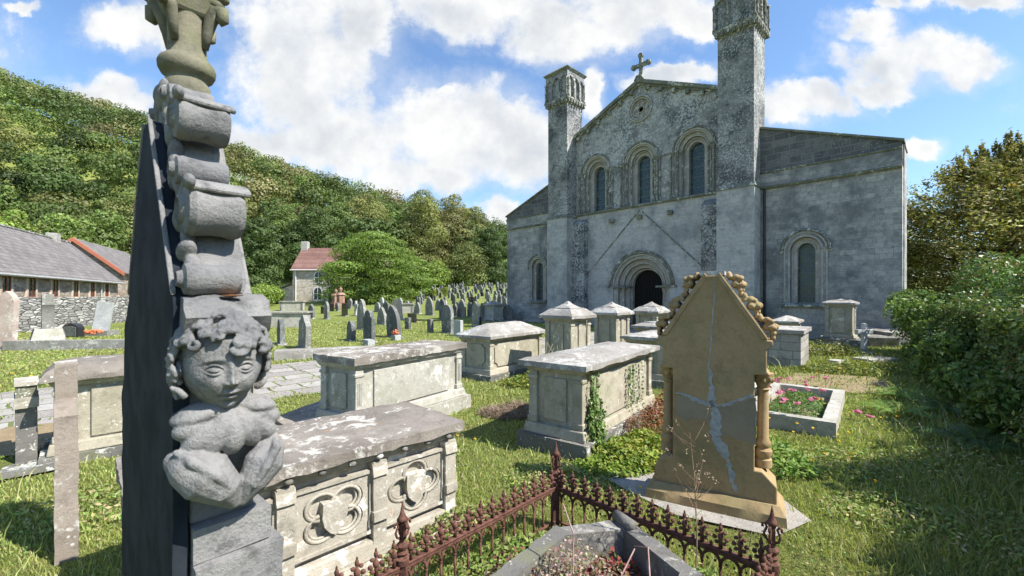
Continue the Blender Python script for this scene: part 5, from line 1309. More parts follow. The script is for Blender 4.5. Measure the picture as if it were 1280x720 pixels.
def tree(name, x, y, h, rad, cols, label, nleaf=9000, leaf=.45, zb=.22, nl=22, group=None, cat='tree', trunk_r=None, seed=1, flat=1., z=None, shell=.72, aspect=.8):
    global rng
    r_ = np.random.default_rng(seed); zg = gz(x, y) if z is None else z
    T_ = thing(name, (x, y, zg), 0, label, cat, group)
    lob = []
    for k in range(nl):
        f_ = (k+.5)/nl; zz = h*(zb+(1-zb)*f_**.85); prof = math.sin(math.pi*min(1, (.18+.82*f_)))**.6 if f_ < .97 else .25
        a = k*2.4+r_.random(); q = rad*.62*prof*r_.uniform(.55, 1.1)
        s = rad*r_.uniform(.30, .48)*(1.05-.35*f_)
        lob.append((q*math.cos(a), q*math.sin(a), zz-s*.4, s, s, s*.72*flat))
    lob.append((0, 0, h*(.55), rad*.5, rad*.5, h*.3))
    P, Nn, k = lobes_pts(lob, nleaf, shell)
    lt = np.random.default_rng(seed+5).uniform(.75, 1.25, len(lob))
    tn = tints(nleaf, cols)*lt[k][:, None]
    leaves('crown', P, Nn, rng.uniform(.6, 1.2, nleaf)*leaf, aspect, tn, M['leaf'], T_, droop=.3, jitter=.42)
    tr = trunk_r or h*.022
    m = MB().tube([(0, 0, -.5), (tr*.3, 0, h*.2), (-tr*.4, tr*.3, h*.45), (0, 0, h*.8)], [tr*1.3, tr, tr*.7, tr*.2], 8)
    for q in range(7):
        L_ = lob[(q*3) % len(lob)]; m.tube([(0, 0, h*(.22+.06*q)), (L_[0]*.5, L_[1]*.5, (h*(.25+.06*q)+L_[2])/2), tuple(L_[:3])], [tr*.5, tr*.35, tr*.1], 6)
    m.build('trunk', M['bark'], T_, smooth=True)
    return T_
GRN = [(.14, .20, .05), (.17, .23, .065), (.115, .17, .04)]
DGR = [(.07, .11, .03), (.09, .135, .038)]
OLV = [(.22, .235, .075), (.26, .265, .09), (.19, .21, .065)]
RUS = [(.25, .21, .10), (.22, .205, .09), (.2, .205, .075)]
LGT = [(.18, .26, .045), (.22, .29, .06)]
def tp(px, D): x = (px-640)/533.*D; return x, D
def toph(px, py, D): x, y = tp(px, D); return CAMZ+(369.5-py)*D/533.-gz(x, y)
TL = [ # px, top, D, halfwidth px, colours, label
 (322, 276, 72, 36, DGR, 'dark green bushy tree standing left of the cottage roof'),
 (352, 262, 92, 40, GRN, 'mid green tree rising behind the cottage chimney'),
 (392, 262, 88, 38, DGR, 'dark tree directly behind the cottage roof'),
 (425, 258, 98, 34, GRN, 'green tree behind the right end of the cottage roof'),
 (456, 246, 100, 38, OLV, 'tall olive-brown rounded tree left of the central group'),
 (494, 256, 108, 26, GRN, 'narrow green tree between the two tall olive trees'),
 (526, 242, 98, 36, OLV, 'tallest olive tree with billowing crown in the middle of the tree line'),
 (566, 247, 104, 34, OLV+RUS, 'tall brownish-olive tree right of the tallest one'),
 (592, 262, 108, 30, RUS+GRN, 'thin-crowned tree with brownish top near the end of the tree line'),
 (612, 288, 100, 26, DGR, 'dark green tree at the right end of the tree line by the church'),
 (633, 296, 112, 24, GRN, 'green tree just showing beside the church wall'),
 (583, 305, 94, 32, DGR+OLV, 'shadowed lower tree in front of the tall brownish ones'),
 (545, 328, 92, 24, LGT, 'light green rounded bush at the top edge of the cemetery'),
 (572, 335, 95, 20, LGT+GRN, 'second light green bush at the cemetery edge, right of the first'),
 (517, 335, 86, 22, GRN, 'mid green bush between the yew and the light bushes'),
 (612, 335, 98, 22, DGR, 'dark low tree at the cemetery edge nearest the church'),
]
for i, (px, py, D, hwp, cols, lb) in enumerate(TL):
    x, y = tp(px, D); h = toph(px, py, D)*1.02; tree('broadleaf_tree', x, y, h, hwp*D/533.*1.12, cols, lb, 22000 if h > 10 else 7000, .34, seed=40+i, zb=.1, nl=24, group='trees along the top of the cemetery')
# yew with flat layered sprays
def layered_tree(name, x, y, h, rad, cols, label, nspray, leafn, leaf, seed, zb=.06, spiky=.25, cat='tree', mat='leaf', topf=1., lean=(0, 0)):
    r_ = np.random.default_rng(seed); T_ = thing(name, (x, y, gz(x, y)), 0, label, cat)
    P = []; A = []; K = []; Nn = []
    for k in range(nspray):
        f_ = r_.random()**.9; zz = h*(zb+(1-zb)*f_); env = rad*(math.sin(math.pi*(.28+.72*f_))**.7 if f_ > .0 else 1)*topf
        a = r_.random()*6.283; L = env*r_.uniform(.7, 1.12); d_ = np.array([math.cos(a), math.sin(a), 0.])
        c = d_*L*.55+np.array([0, 0, zz-.1*h]) ; e = d_*L+np.array([0, 0, zz+r_.uniform(-.02, .10)*h*spiky*3])
        t = r_.random((leafn, 1))**.6; pts = c*(1-t)+e*t; side = np.array([-d_[1], d_[0], 0.])
        wd = (1-t)*.9+.15; pts = pts+side*r_.normal(size=(leafn, 1))*wd*L*.22+np.array([0, 0, 1.])*r_.normal(size=(leafn, 1))*.025*h*.5
        pts[:, 2] -= ((pts[:, 0]-e[0])**2+(pts[:, 1]-e[1])**2)**.5*.02
        P.append(pts); A.append(np.repeat(((e-c)/np.linalg.norm(e-c))[None], leafn, 0)+side*r_.normal(size=(leafn, 1))*.5); K += [k]*leafn; Nn.append(np.repeat([[0, 0, 1.]], leafn, 0)+d_*.3)
    P = np.concatenate(P); A = np.concatenate(A); Nn = np.concatenate(Nn); n = len(P); K = np.array(K)
    lt = r_.uniform(.75, 1.3, nspray)
    tn = tints(n, cols)*lt[K][:, None]
    leaves('crown', P, Nn, rng.uniform(.6, 1.3, n)*leaf, .42, tn, M[mat], T_, jitter=.45, along=A)
    tr = h*.04; m = MB().tube([(0, 0, -.5), (0, 0, h*.3), (.1, 0, h*.6), (0, 0, h*.88)], [tr*1.4, tr, tr*.7, tr*.15], 8)
    for q in range(12):
        a = q*2.4; z0 = h*(.1+.06*q); m.tube([(0, 0, z0), (rad*.4*math.cos(a), rad*.4*math.sin(a), z0+h*.05), (rad*.75*math.cos(a), rad*.75*math.sin(a), z0+h*.08)], [tr*.5, tr*.3, tr*.1], 6)
    m.build('trunk', M['bark'], T_, smooth=True); return T_
yx, yy = tp(466, 54)
tree('yew_tree', yx, yy, toph(466, 286, 54), 7.2, [(.15, .225, .035), (.19, .27, .045), (.11, .17, .03)], 'broad bright green yew with layered drooping branches beside the cottage', 56000, .25, zb=.10, nl=46, seed=3, flat=.44, cat='yew tree', shell=.72, aspect=.5)
xx, yy2 = tp(512, 60); tree('yew_tree', xx, yy2, toph(512, 318, 60), 4.2, [(.15, .225, .04), (.19, .27, .05)], 'smaller spreading yew merging with the right side of the big yew', 18000, .25, zb=.1, nl=36, seed=8, flat=.4)
def shrub(name, x, y, h, rad, cols, label, n, leaf, seed, aspect=.6, z=None, cat='shrub', mat='leaf', nl=14, sy=1., w=None, rad_y=None):
    r_ = np.random.default_rng(seed); T_ = thing(name, (x, y, gz(x, y) if z is None else z), 0, label, cat)
    lob = []
    for k in range(nl):
        a = k*2.4; q = rad*.6*math.sqrt(r_.random()); s = rad*r_.uniform(.3, .5)
        lob.append((q*math.cos(a), q*math.sin(a), h*r_.uniform(.25, .85)*(1-.3*q/rad)-.0, s, s, min(s, h*.35)))
    lob.append((0, 0, h*.45, rad*.7, rad*.7, h*.45))
    P, Nn, k = lobes_pts(lob, n, .75); P[:, 2] = np.abs(P[:, 2])
    tn = tints(n, cols, w=w); lt = r_.uniform(.85, 1.2, len(lob)); tn = tn*lt[k][:, None]
    leaves('foliage', P, Nn, rng.uniform(.6, 1.25, n)*leaf, aspect, tn, M[mat], T_, droop=.4)
    m = MB()
    for q in range(8):
        L_ = lob[q % len(lob)]; m.tube([(.05*math.cos(q), .05*math.sin(q), -.1), (L_[0]*.5, L_[1]*.5, L_[2]*.55), tuple(L_[:3])], [.03*rad/1., .022*rad, .008*rad], 5)
    m.build('stems', M['bark'], T_)
    return T_
xx, yy2 = tp(459, 50); shrub('round_bush', xx, yy2, 2.7, 1.25, [(.07, .13, .03), (.10, .17, .04)], 'round clipped green bush beside the red sandstone pillar', 2500, .2, 12)
for (px, py, lb) in ((541, 372.5, 'small yellow-green conifer bush among the distant headstones, left one'), (556, 371, 'small yellow-green conifer bush among the distant headstones, right one')):
    x, y = px_ground(px, py); shrub('yellow_bush', x, y, 1.5, .75, [(.2, .24, .03), (.16, .22, .03)], lb, 700, .16, int(px))
# hedge behind the churchyard wall and bushes by the cottage
for i, (px, D, h, rd, cols, lb) in enumerate(((305, 46, 2.6, 2.6, LGT, 'light green hedge bush behind the wall left of the cottage'), (330, 50, 2.5, 2.4, LGT, 'light green hedge bush nearest the cottage lean-to'), (346, 54, 2.2, 1.2, GRN, 'climbing shrub against the cottage lean-to'), (285, 42, 2.6, 2.6, LGT, 'light green hedge bush half hidden behind the foreground monument'))):
    x, y = tp(px, D); shrub('hedge_bush', x, y, h, rd, cols, lb, 2200, .26, 60+i)
# small trees behind the stone house
for i, (px, py, D, hwp, cols, lb) in enumerate(((12, 262, 62, 40, LGT, 'bright green scrub tree above the slate roof at the left edge'), (75, 268, 60, 42, LGT+GRN, 'pale green scrub tree above the middle of the slate roof'), (125, 262, 66, 40, GRN, 'green tree above the gabled building'), (165, 240, 74, 40, OLV+GRN, 'olive green tree just left of the foreground monument'), (250, 252, 78, 38, GRN, 'green tree seen just right of the monument shaft'), (290, 262, 76, 36, GRN, 'green tree between the monument and the cottage'), (-30, 255, 62, 40, GRN, 'green tree beyond the left edge above the house roof'))):
    x, y = tp(px, D); tree('hillside_tree', x, y, toph(px, py, D), hwp*D/533.*1.1, cols, lb, 8000, .4, seed=70+i, zb=.05, nl=20, group='trees at the foot of the wooded hill')
# the wood on the hill: one mass
def wood():
    P_, N_, T__, S_ = [], [], [], []
    r_ = np.random.default_rng(5); pts = []
    for gx in np.arange(-330, 130, 7.4):
        for gy in np.arange(60, 172, 7.4):
            x = gx+r_.uniform(-2.5, 2.5); y = gy+r_.uniform(-2.5, 2.5)
            if gx > 30 and r_.random() < .3: pass
            y0 = np.interp(x, [-100, -30, 0, 60], [72, 92, 116, 122])
            if y < y0: continue
            if x/y < -1.75 or (y > 160 and False): continue
            pts.append((x, y))
    for gx in np.arange(-320, 60, 5.5):
        for gy in np.arange(142, 178, 6.):
            x = gx+r_.uniform(-2, 2)
            if x/gy > -1.75: pts.append((x, gy+r_.uniform(-2, 2)))
    for (x, y) in pts:
        zg = gz(x, y); hh = r_.uniform(7, 13.5); rd = r_.uniform(3.6, 5.4)
        n = int(1000 if y < 125 else 480)
        q = mnoise.noise(Vector((x*.02, y*.03, 0)))+.5*mnoise.noise(Vector((x*.06, y*.06, 3)))
        u_ = r_.random()+q*.9
        cols = DGR if u_ < .18 else GRN if u_ < .74 else OLV if u_ < .92 else RUS if u_ < 1.1 else LGT
        lob = [(0, 0, hh*.62, rd, rd, hh*.36)]
        for k in range(6):
            a = r_.random()*6.28; s = rd*r_.uniform(.4, .6); lob.append((rd*.65*math.cos(a), rd*.65*math.sin(a), hh*r_.uniform(.4, .9), s, s, s*.8))
        P, Nn, k = lobes_pts(lob, n, .8); 
        lt = r_.uniform(.6, 1.35); P_.append(P+np.array([x, y, zg])); N_.append(Nn); T__.append(tints(n, cols, .13)*.85*lt*r_.uniform(.85, 1.15, len(lob))[k][:, None]); S_.append(np.full(n, r_.uniform(.85, 1.15)))
    P = np.concatenate(P_); n = len(P)
    o = leaves('wood', P, np.concatenate(N_), np.concatenate(S_)*rng.uniform(.6, 1.25, n)*.66, .85, np.concatenate(T__), M['leaf'], None, droop=.2, jitter=.38)
    tag(o, 'mixed green, olive and russet woodland covering the steep hill', None, kind='stuff'); print('wood faces', n)
wood()
# ------------------------------------------------------------------ right side: ivy-covered wall, shrubs, big tree
WA = Vector((4.95, 3.15)); WD = Vector((.62, .784)).normalized(); WN = Vector((-WD.y, WD.x))   # WN points toward the churchyard
iw = thing('ivy_wall', (WA.x, WA.y, 0), math.atan2(WD.y, WD.x), 'rough stone boundary wall smothered in ivy along the right side', 'wall')
MB().box(-4.5, 10.5, -.8, 0, -.2, 1.36).build('wall', M['rubble'], iw, rough=(.5, .04, 1.5))
n = 52000
s_ = rng.uniform(-4.4, 10.4, n); hgt = rng.random(n)**.8*1.45; lump = .2+.22*np.sin(s_*2.3)*np.sin(s_*.9+hgt*3)+.14*np.sin(s_*5.1+hgt*7)+.06*np.sin(s_*11+hgt*13)
lump = lump*(1.3-hgt*.35)+.05; yv = lump*rng.uniform(.35, 1.1, n)
top = rng.random(n) < .16; yv = np.where(top, np.where((s_ > 3) & (s_ < 7.5), rng.uniform(-.1, .25, n), rng.uniform(-.8, .25, n)), yv); hgt = np.where(top, 1.36+rng.random(n)**2*.22*(1+np.sin(s_*3.7))+.05*np.sin(s_*3), hgt)
P = np.stack([s_, yv, hgt], 1); Nn = np.stack([rng.normal(size=n)*.3, np.where(top, .1, 1.), np.where(top, 1., .45)], 1)
tn = tints(n, [(.08, .13, .03), (.12, .18, .04), (.16, .22, .055), (.24, .15, .08)], w=[.4, .33, .22, .05])
leaves('ivy', P, Nn, rng.uniform(.03, .075, n), .85, tn, M['leaf_gloss'], iw, droop=.6, jitter=.6)
n = 5000; s_ = rng.uniform(-1, 8, n); P = np.stack([s_, rng.uniform(-.8, .0, n), 1.36+rng.random(n)*.08], 1)
leaves('dry_ivy_stems', P, np.repeat([[0, 0, 1.]], n, 0), rng.uniform(.04, .12, n), .18, tints(n, [(.3, .24, .17), (.2, .15, .1)]), M['leaf'], iw, jitter=.8)
def wp(s, off): q = WA+WD*s+WN*off; return (q.x, q.y)
RD = [(.11, .19, .045), (.16, .25, .06), (.23, .31, .08), (.32, .17, .09)]
for i, (s, off, h, rd, lb) in enumerate(((9.2, -1.7, 3.2, 1.8, 'glossy green shrub with reddish tips spilling over the wall beside the church'), (6.7, -2.9, 4.3, 2.0, 'tall glossy shrub with reddish new leaves behind the ivy wall'), (4.0, -3.0, 3.8, 1.8, 'glossy shrub behind the ivy wall at the right edge'), (11.8, -1.2, 2.6, 1.5, 'leafy shrub squeezed between the hedge and the church corner'), (1.2, -1.7, 3.4, 1.6, 'leafy shrub behind the nearest stretch of ivy wall'), (-1.3, -1.1, 3.3, 1.6, 'leafy shrub just outside the right edge of the picture'), (-3.8, -1.2, 3.2, 1.7, 'leafy shrub beside the viewer on the right'), (2.5, -.9, 2.7, 1.1, 'leafy shrub topping the ivy wall beyond the right edge'), (.1, -.7, 3.0, 1.3, 'leafy shrub overhanging the nearest end of the ivy wall'))):
    x, y = wp(s, off); x, y = (WA+WD*s+WN*(off-.3)) if i in (0, 1, 2) else (x, y); shrub('glossy_shrub', x, y, h, rd, RD, lb, 13000, .115, 90+i, .42, mat='leaf_gloss', w=[.35, .35, .22, .08], nl=18)
for i, (s, off, h, rd, lb) in enumerate(((10.2, .25, 1.75, 1.0, 'arching leafy shrub leaning out of the hedge toward the stone cross'), (7.6, .25, 1.4, .8, 'dark low bush at the foot of the ivy wall, middle'), (5.6, .35, 1.0, .7, 'dark bramble bush at the foot of the ivy wall, nearer'), (11.6, .2, 2.0, 1.0, 'dark bush against the church corner'), (3.6, .35, .75, .65, 'low dark bramble clump at the foot of the wall near the ferns'), (2.0, .3, .8, .6, 'low bramble clump at the foot of the wall, nearest the viewer'))):
    x, y = wp(s, off); shrub('hedge_shrub', x, y, h, rd, [(.09, .15, .035), (.13, .2, .045), (.17, .24, .06)], lb, 4200, .11, 110+i, .5, nl=12)
bx, by = (24.2, 20.8); layered_tree('copper_conifer', bx, by, 8.5, 6.1, [(.24, .25, .06), (.29, .28, .08), (.2, .205, .05), (.28, .22, .075)], 'large bronze-green tree with feathery layered branches behind the hedge', 800, 150, .19, 22, zb=.02, spiky=.5)
bx, by = (32.5, 24.5); layered_tree('copper_conifer', bx, by, 9.0, 6.5, [(.22, .23, .06), (.26, .25, .07)], 'second bronze-green tree further right behind the hedge', 380, 110, .22, 23, zb=.02, spiky=.5)
bx, by = (20.5, 25.5); tree('broadleaf_tree', bx, by, 6.5, 3.2, DGR, 'dark green tree close behind the church corner', 5000, .3, seed=24, zb=.05)
# ferns
def fern(x, y, n, L, label, seed, cols=[(.14, .24, .04), (.18, .28, .05)]):
    r_ = random.Random(seed); T_ = thing('fern', (x, y, gz(x, y)), r_.uniform(0, 6), label, 'fern')
    for k in range(n):
        a = k*6.283/n+r_.uniform(-.3, .3); Lk = L*r_.uniform(.75, 1.1); V = []; F = []; T3 = []
        ca, sa = math.cos(a), math.sin(a)
        def pt(f_): return np.array([ca*Lk*f_, sa*Lk*f_, Lk*(.95*f_-.75*f_*f_)])
        N_ = 20
        for j in range(2, N_):
            f_ = j/N_; c = pt(f_); w = Lk*.26*math.sin(math.pi*min(1, f_*.85+.12)); up = np.array([0, 0, 1.])
            for s in (-1, 1):
                sd = np.array([-sa*s, ca*s, -.25]); fw = pt(min(1, f_+.05))-c; fw /= np.linalg.norm(fw)+1e-9
                tipp = c+sd*w+fw*w*.35; h_ = Lk*.022; o = len(V)
                V += [c-fw*h_, c+sd*w*.5-fw*h_*1.0+fw*w*.15, tipp, c+sd*w*.5+fw*h_*1.1+fw*w*.15]; F.append((o, o+1, o+2, o+3))
        V = np.array(V); F = np.array(F); np_mesh('frond', V, F, M['leaf'], T_, np.repeat(tints(len(F), cols, .15), 4, 0))
    return T_
fern(*wp(3.9, 1.25), 9, .5, 'bright green fern catching the sun at the foot of the ivy wall, farther one', 1)
fern(*wp(2.6, 1.4), 9, .5, 'bright green fern catching the sun at the foot of the ivy wall, nearer one', 2)
fern(*wp(3.1, .75), 9, .6, 'fern in shade-darkened green between the two bright ferns', 3, [(.06, .11, .02)])  # shade put into the darker leaf colour
fern(*wp(1.4, .8), 9, .6, 'fern in shade-darkened green at the foot of the ivy wall near the bottom right', 4, [(.06, .11, .02)])  # same leaf green, darkened to stand for shade
# ------------------------------------------------------------------ ground cover near tombs
def cover(name, pts, rx, ry, h, n, leaf, cols, label, cat='plant', mat='leaf', aspect=.6, rot=0., w=None, jitter=.6):
    x, y = pts; T_ = thing(name, (x, y, gz(x, y)), rot, label, cat)
    r_ = np.sqrt(rng.random(n)); a = rng.random(n)*6.283; X = r_*np.cos(a)*rx; Y = r_*np.sin(a)*ry
    hh = h*(1-r_**2*.7)*(.75+.25*np.sin(X*9+1)*np.sin(Y*11)); Z = hh*rng.random(n)**.5+.01
    Nn = np.stack([X*.5, Y*.5, np.full(n, 1.)], 1)
    leaves('foliage', np.stack([X, Y, Z], 1), Nn, rng.uniform(.6, 1.3, n)*leaf, aspect, tints(n, cols, w=w), M[mat], T_, jitter=jitter)
    return T_
cover('yellow_green_plant', (1.35, 4.45), .55, .42, .3, 3600, .05, [(.22, .27, .04), (.32, .33, .06), (.14, .22, .03)], 'yellow-green leafy ground cover between the ivy tomb and the cracked headstone')
cover('yellow_green_plant', (1.0, 4.2), .42, .28, .16, 1500, .045, [(.24, .3, .05), (.15, .24, .03)], 'lower yellow-green weeds at the foot of the ivy-cornered tomb')
cover('red_leaved_plant', (1.75, 5.1), .45, .3, .55, 2600, .035, [(.3, .08, .05), (.36, .2, .12), (.24, .2, .09)], 'pinkish-red leaved plant against the side of the ivy-cornered tomb', aspect=.4)
cover('dark_red_plant', (2.1, 5.6), .35, .25, .62, 900, .055, [(.13, .02, .02), (.2, .05, .04)], 'dark red-leaved plant high against the tomb wall', aspect=.6)
cover('twig_heap', (.02, 6.1), .5, .3, .17, 3200, .14, [(.3, .22, .17), (.22, .16, .12), (.4, .32, .25)], 'heap of dry grey-brown twigs left of the ivy-cornered tomb', 'twigs', aspect=.06, jitter=1.2)
cover('flower_bed', (4.19, 6.25), .95, .36, .3, 2600, .05, [(.11, .2, .05), (.16, .26, .07)], 'green valerian foliage filling the kerbed grave', rot=R(50), aspect=.45)
cover('leafy_weed', (2.62, 4.25), .35, .4, .28, 900, .07, [(.16, .26, .05), (.2, .3, .06)], 'bright leafy weed beside the base of the cracked headstone', aspect=.4)
cover('sedum_plant', (.26, 2.05), .60, .52, .48, 11000, .02, [(.42, .3, .24), (.3, .12, .1), (.2, .24, .09), (.5, .4, .34)], 'pinkish flowering stonecrop filling the sunken grave', w=[.35, .2, .25, .2])
cover('leafy_weed', (.05, 2.32), .26, .2, .36, 900, .03, [(.16, .24, .05), (.22, .1, .06)], 'green and red weed spilling over the left kerb of the sunken grave')
cover('red_bramble', (.55, 2.3), .22, .2, .36, 700, .035, [(.2, .03, .03), (.26, .07, .05), (.12, .14, .04)], 'crimson leaved bramble in the hollow of the sunken grave')
cover('leafy_weed', (.98, 2.1), .2, .34, .34, 1300, .035, [(.2, .28, .07), (.26, .32, .1)], 'pale green weeds between the grave kerb and the railing')
cover('leafy_weed', (-.1, 2.65), .5, .14, .16, 900, .035, [(.18, .27, .06), (.26, .3, .09)], 'weeds growing through the left railing panel', rot=R(45))
cover('leafy_weed', (-.45, 3.0), .5, .13, .2, 1000, .04, [(.2, .27, .06), (.3, .27, .12)], 'weeds and dry grass at the foot of the decorated chest tomb', rot=R(45))
cover('leafy_weed', (.3, 8.0), .5, .3, .3, 800, .06, [(.16, .24, .04), (.3, .3, .06)], 'weeds beside the hipped tomb with notched panels')
cover('leafy_weed', (7.6, 9.4), 1.3, .5, .3, 2600, .06, [(.2, .24, .05), (.28, .26, .06), (.14, .2, .04)], 'yellowish weeds in the sunny strip before the block tomb', rot=R(-10))
cover('leafy_weed', (8.8, 12.2), 1.4, .6, .45, 2600, .07, [(.16, .2, .05), (.26, .24, .07)], 'long weeds round the stone cross', rot=R(-10))
# flowers heads
def flowers(name, xy, n, rx, ry, h, cols, label, r=.018, rot=0., per=7, kind_cat='flowers'):
    x, y = xy; T_ = thing(name, (x, y, gz(x, y)), rot, label, kind_cat); P = []; S = []
    st = MB()
    for k in range(n):
        a, q = rng.random()*6.283, math.sqrt(rng.random()); px_, py_ = q*rx*math.cos(a), q*ry*math.sin(a); hh = h*rng.uniform(.6, 1.)
        st.tube([(px_, py_, 0), (px_+rng.normal()*.02, py_+rng.normal()*.02, hh)], .0022, 3)
        for j in range(per): P.append((px_+rng.normal()*r*.5, py_+rng.normal()*r*.5, hh+rng.random()*r*.5))
    P = np.array(P); leaves('petals', P, np.repeat([[0, -.3, 1.]], len(P), 0), np.full(len(P), r*1.5), .7, tints(len(P), cols, .12), M['petal'], T_, jitter=.5)
    st.build('stems', M['twig'] if False else plain_stem, T_)
    return T_
plain_stem = plain('green_stem', (.12, .18, .05), .8)
PINK = [(.62, .2, .33), (.52, .14, .26)]; YEL = [(.8, .55, .02), (.75, .45, .01)]
flowers('pink_valerian', (4.0, 6.0), 17, .85, .33, .42, PINK, 'pink valerian blooms over the kerbed grave', .034, R(50), 12)
flowers('pink_valerian', (5.2, 7.9), 8, .7, .2, .25, PINK, 'few pink blooms on the bare soil behind the kerbed grave', .035, R(0), 12)
flowers('pink_valerian', (4.75, 5.75), 2, .1, .1, .12, PINK, 'single pink bloom in the grass right of the kerbed grave', .04, R(0), 12)
k = 0
for (px, py, nn_, rx, ry) in ((1000, 560, 9, .7, .8), (1030, 520, 9, .7, .9), (1060, 480, 12, 1., 1.), (1085, 455, 10, 1.2, .9), (1010, 600, 5, .5, .5), (1085, 520, 7, .7, .7)):
    x, y = px_ground(px, py); flowers('yellow_hawkweed', (x, y), nn_, rx, ry, .16, YEL, ['yellow flowers in the grass just right of the cracked headstone', 'yellow flowers before the corner of the kerbed grave', 'yellow flowers along the shadow edge behind the kerbed grave', 'yellow flowers near the flat slab and stone cross', 'yellow flowers in the nearest sunlit grass on the right', 'yellow flowers within the hedge shadow'][k], .016, 0, 6); k += 1
for k_, (wx_, wy_, wr_, wh_, lb_) in enumerate(((2.9, 3.3, .5, .12, 'broad-leaved weeds in the sunny turf right of the cracked headstone'), (3.6, 2.9, .7, .14, 'broad-leaved weeds at the edge of the hedge shadow'), (3.3, 4.3, .6, .13, 'weeds between the kerbed grave and the hedge shadow'), (-1.0, 4.6, .5, .12, 'weeds in the turf behind the decorated chest tomb'), (.4, 3.9, .5, .12, 'low weeds in the turf before the ivy-cornered tomb'), (-3.3, 3.4, .6, .12, 'low weeds in the turf beside the edge-on headstone'), (4.6, 4.2, .7, .2, 'dark weeds in the hedge shadow below the ferns'))):
    cover('turf_weeds', (wx_, wy_), wr_, wr_*.7, wh_, 900, .04, [(.18, .27, .06), (.26, .33, .09), (.4, .36, .17)], lb_, aspect=.45)
flowers('yellow_dandelion', px_ground(150, 478), 16, 3.5, 1.2, .06, YEL, 'scattered dandelions in the left lawn beyond the far left tomb', .022, 0, 6)
flowers('yellow_dandelion', px_ground(40, 470), 16, 3.5, 1.6, .06, YEL, 'scattered dandelions at the left edge of the lawn', .022, 0, 6)
flowers('yellow_dandelion', px_ground(615, 548), 3, .5, .4, .07, YEL, 'a few dandelions in the shadow left of the ivy-cornered tomb', .018, 0, 6)
flowers('yellow_dandelion', px_ground(800, 610), 3, .6, .2, .08, YEL, 'a few dandelions near the concrete strip', .014, 0, 6)
# ivy climbing the corner of tomb D
iv = thing('climbing_ivy', (.73, 4.45, 0), R(53), 'green ivy climbing the sunny corner of the large chest tomb', 'ivy')
m = MB(); P = []; N_ = []
for k in range(9):
    x = .12+.02*k+rng.normal()*.03; pts = []
    zz = 0; x0 = x; H_ = (.95, .6, .9, .45, .7, .5, .88, .4, .55)[k]
    while zz < H_: pts.append((x0, -.03-.01*rng.random(), zz)); zz += .06; x0 += rng.normal()*.016
    if len(pts) > 1: m.tube(pts, .004, 4)
    for p in pts:
        c_ = int(34*(1-p[2]/1.05)**1.6)+5
        for _ in range(c_): P.append((p[0]+rng.normal()*(.012+.055*(1-p[2])**2), p[1]-abs(rng.normal())*(.012+.05*(1-p[2])**2), p[2]+rng.normal()*.02)); N_.append((0, -1, .4))
for k in range(5):
    x0 = 1.15+.12*k; zz = 0
    while zz < .85:
        for _ in range(4): P.append((x0+rng.normal()*.02, -.03-abs(rng.normal())*.012, zz)); N_.append((0, -1, .4))
        zz += .05; x0 += rng.normal()*.01
m.build('stems', M['twig'], iv)
P = np.array(P); leaves('ivy_leaves', P, np.array(N_, float), rng.uniform(.022, .05, len(P)), .8, tints(len(P), [(.06, .12, .025), (.1, .18, .04), (.16, .22, .06)]), M['leaf_gloss'], iv, jitter=.5, droop=.5)
# dry seed-head stalk before the cracked headstone
ds = thing('dry_stalk', (1.0, 2.33, 0), 0, 'tall dry branching weed stalk with pale seed heads in front of the cracked headstone', 'plant')
m = MB(); m.tube([(0, 0, 0), (.01, 0, .4), (-.0, .01, .7), (-.03, .0, .95)], [.005, .004, .003, .002], 5)
P = []
for k in range(20):
    z = .45+.5*rng.random(); a = rng.random()*6.28; L = .07+.09*rng.random(); e = (L*math.cos(a)-.01, L*.6*math.sin(a), z+.12*rng.random()+.06)
    m.tube([(0, 0, z), (e[0]*.6, e[1]*.6, (z+e[2])/2), e], [.002, .0016, .001], 4)
    for _ in range(6): P.append((e[0]+rng.normal()*.006, e[1]+rng.normal()*.006, e[2]+rng.normal()*.007))
m.build('stem', M['twig'], ds)
P = np.array(P); leaves('seed_heads', P, rand_unit(len(P)), np.full(len(P), .012), .7, tints(len(P), [(.5, .4, .3), (.35, .25, .18)]), M['petal'], ds)
for i, (pts) in enumerate(([(.43, 2.0, .2), (.5, 1.95, .42), (.58, 2.02, .5), (.60, 2.15, .38)], [(.5, 1.9, .1), (.62, 1.9, .35), (.67, 2.1, .46), (.66, 2.3, .35)], [(.3, 2.1, .3), (.31, 2.15, .5), (.27, 2.25, .6)], [(.75, 1.8, .1), (.85, 1.8, .3), (1.0, 1.85, .34), (1.15, 1.9, .22)])):
    o = MB().tube(pts, .0035, 5).build('bramble_stem', M['redtwig'], None); tag(o, ('bare pale bramble stem arching over the sunken grave, left one', 'bare pale bramble stem arching over the sunken grave, right of the pair', 'upright pale bramble stem above the left kerb', 'long pale bramble stem reaching toward the right post')[i], 'stem')
# tall dry grass stalks by the pedestal
m = MB()
for k in range(9):
    x = rng.uniform(-.35, .35); y = rng.uniform(-.1, .1); h = rng.uniform(.4, .75); m.tube([(x, y, 0), (x+rng.normal()*.04, y, h*.6), (x+rng.normal()*.1, y, h)], [.004, .003, .006], 4)
o = m.build('grass_stalks', plain('straw', (.5, .45, .28), .9), None, (.95, 7.9, .55)); 
o.location.z = .42; tag(o, 'tall dry grass stalks before the nearest pedestal tomb', 'grass'); o.location = (.9, 7.6, 0); o.scale = (1, 1, 1.7)
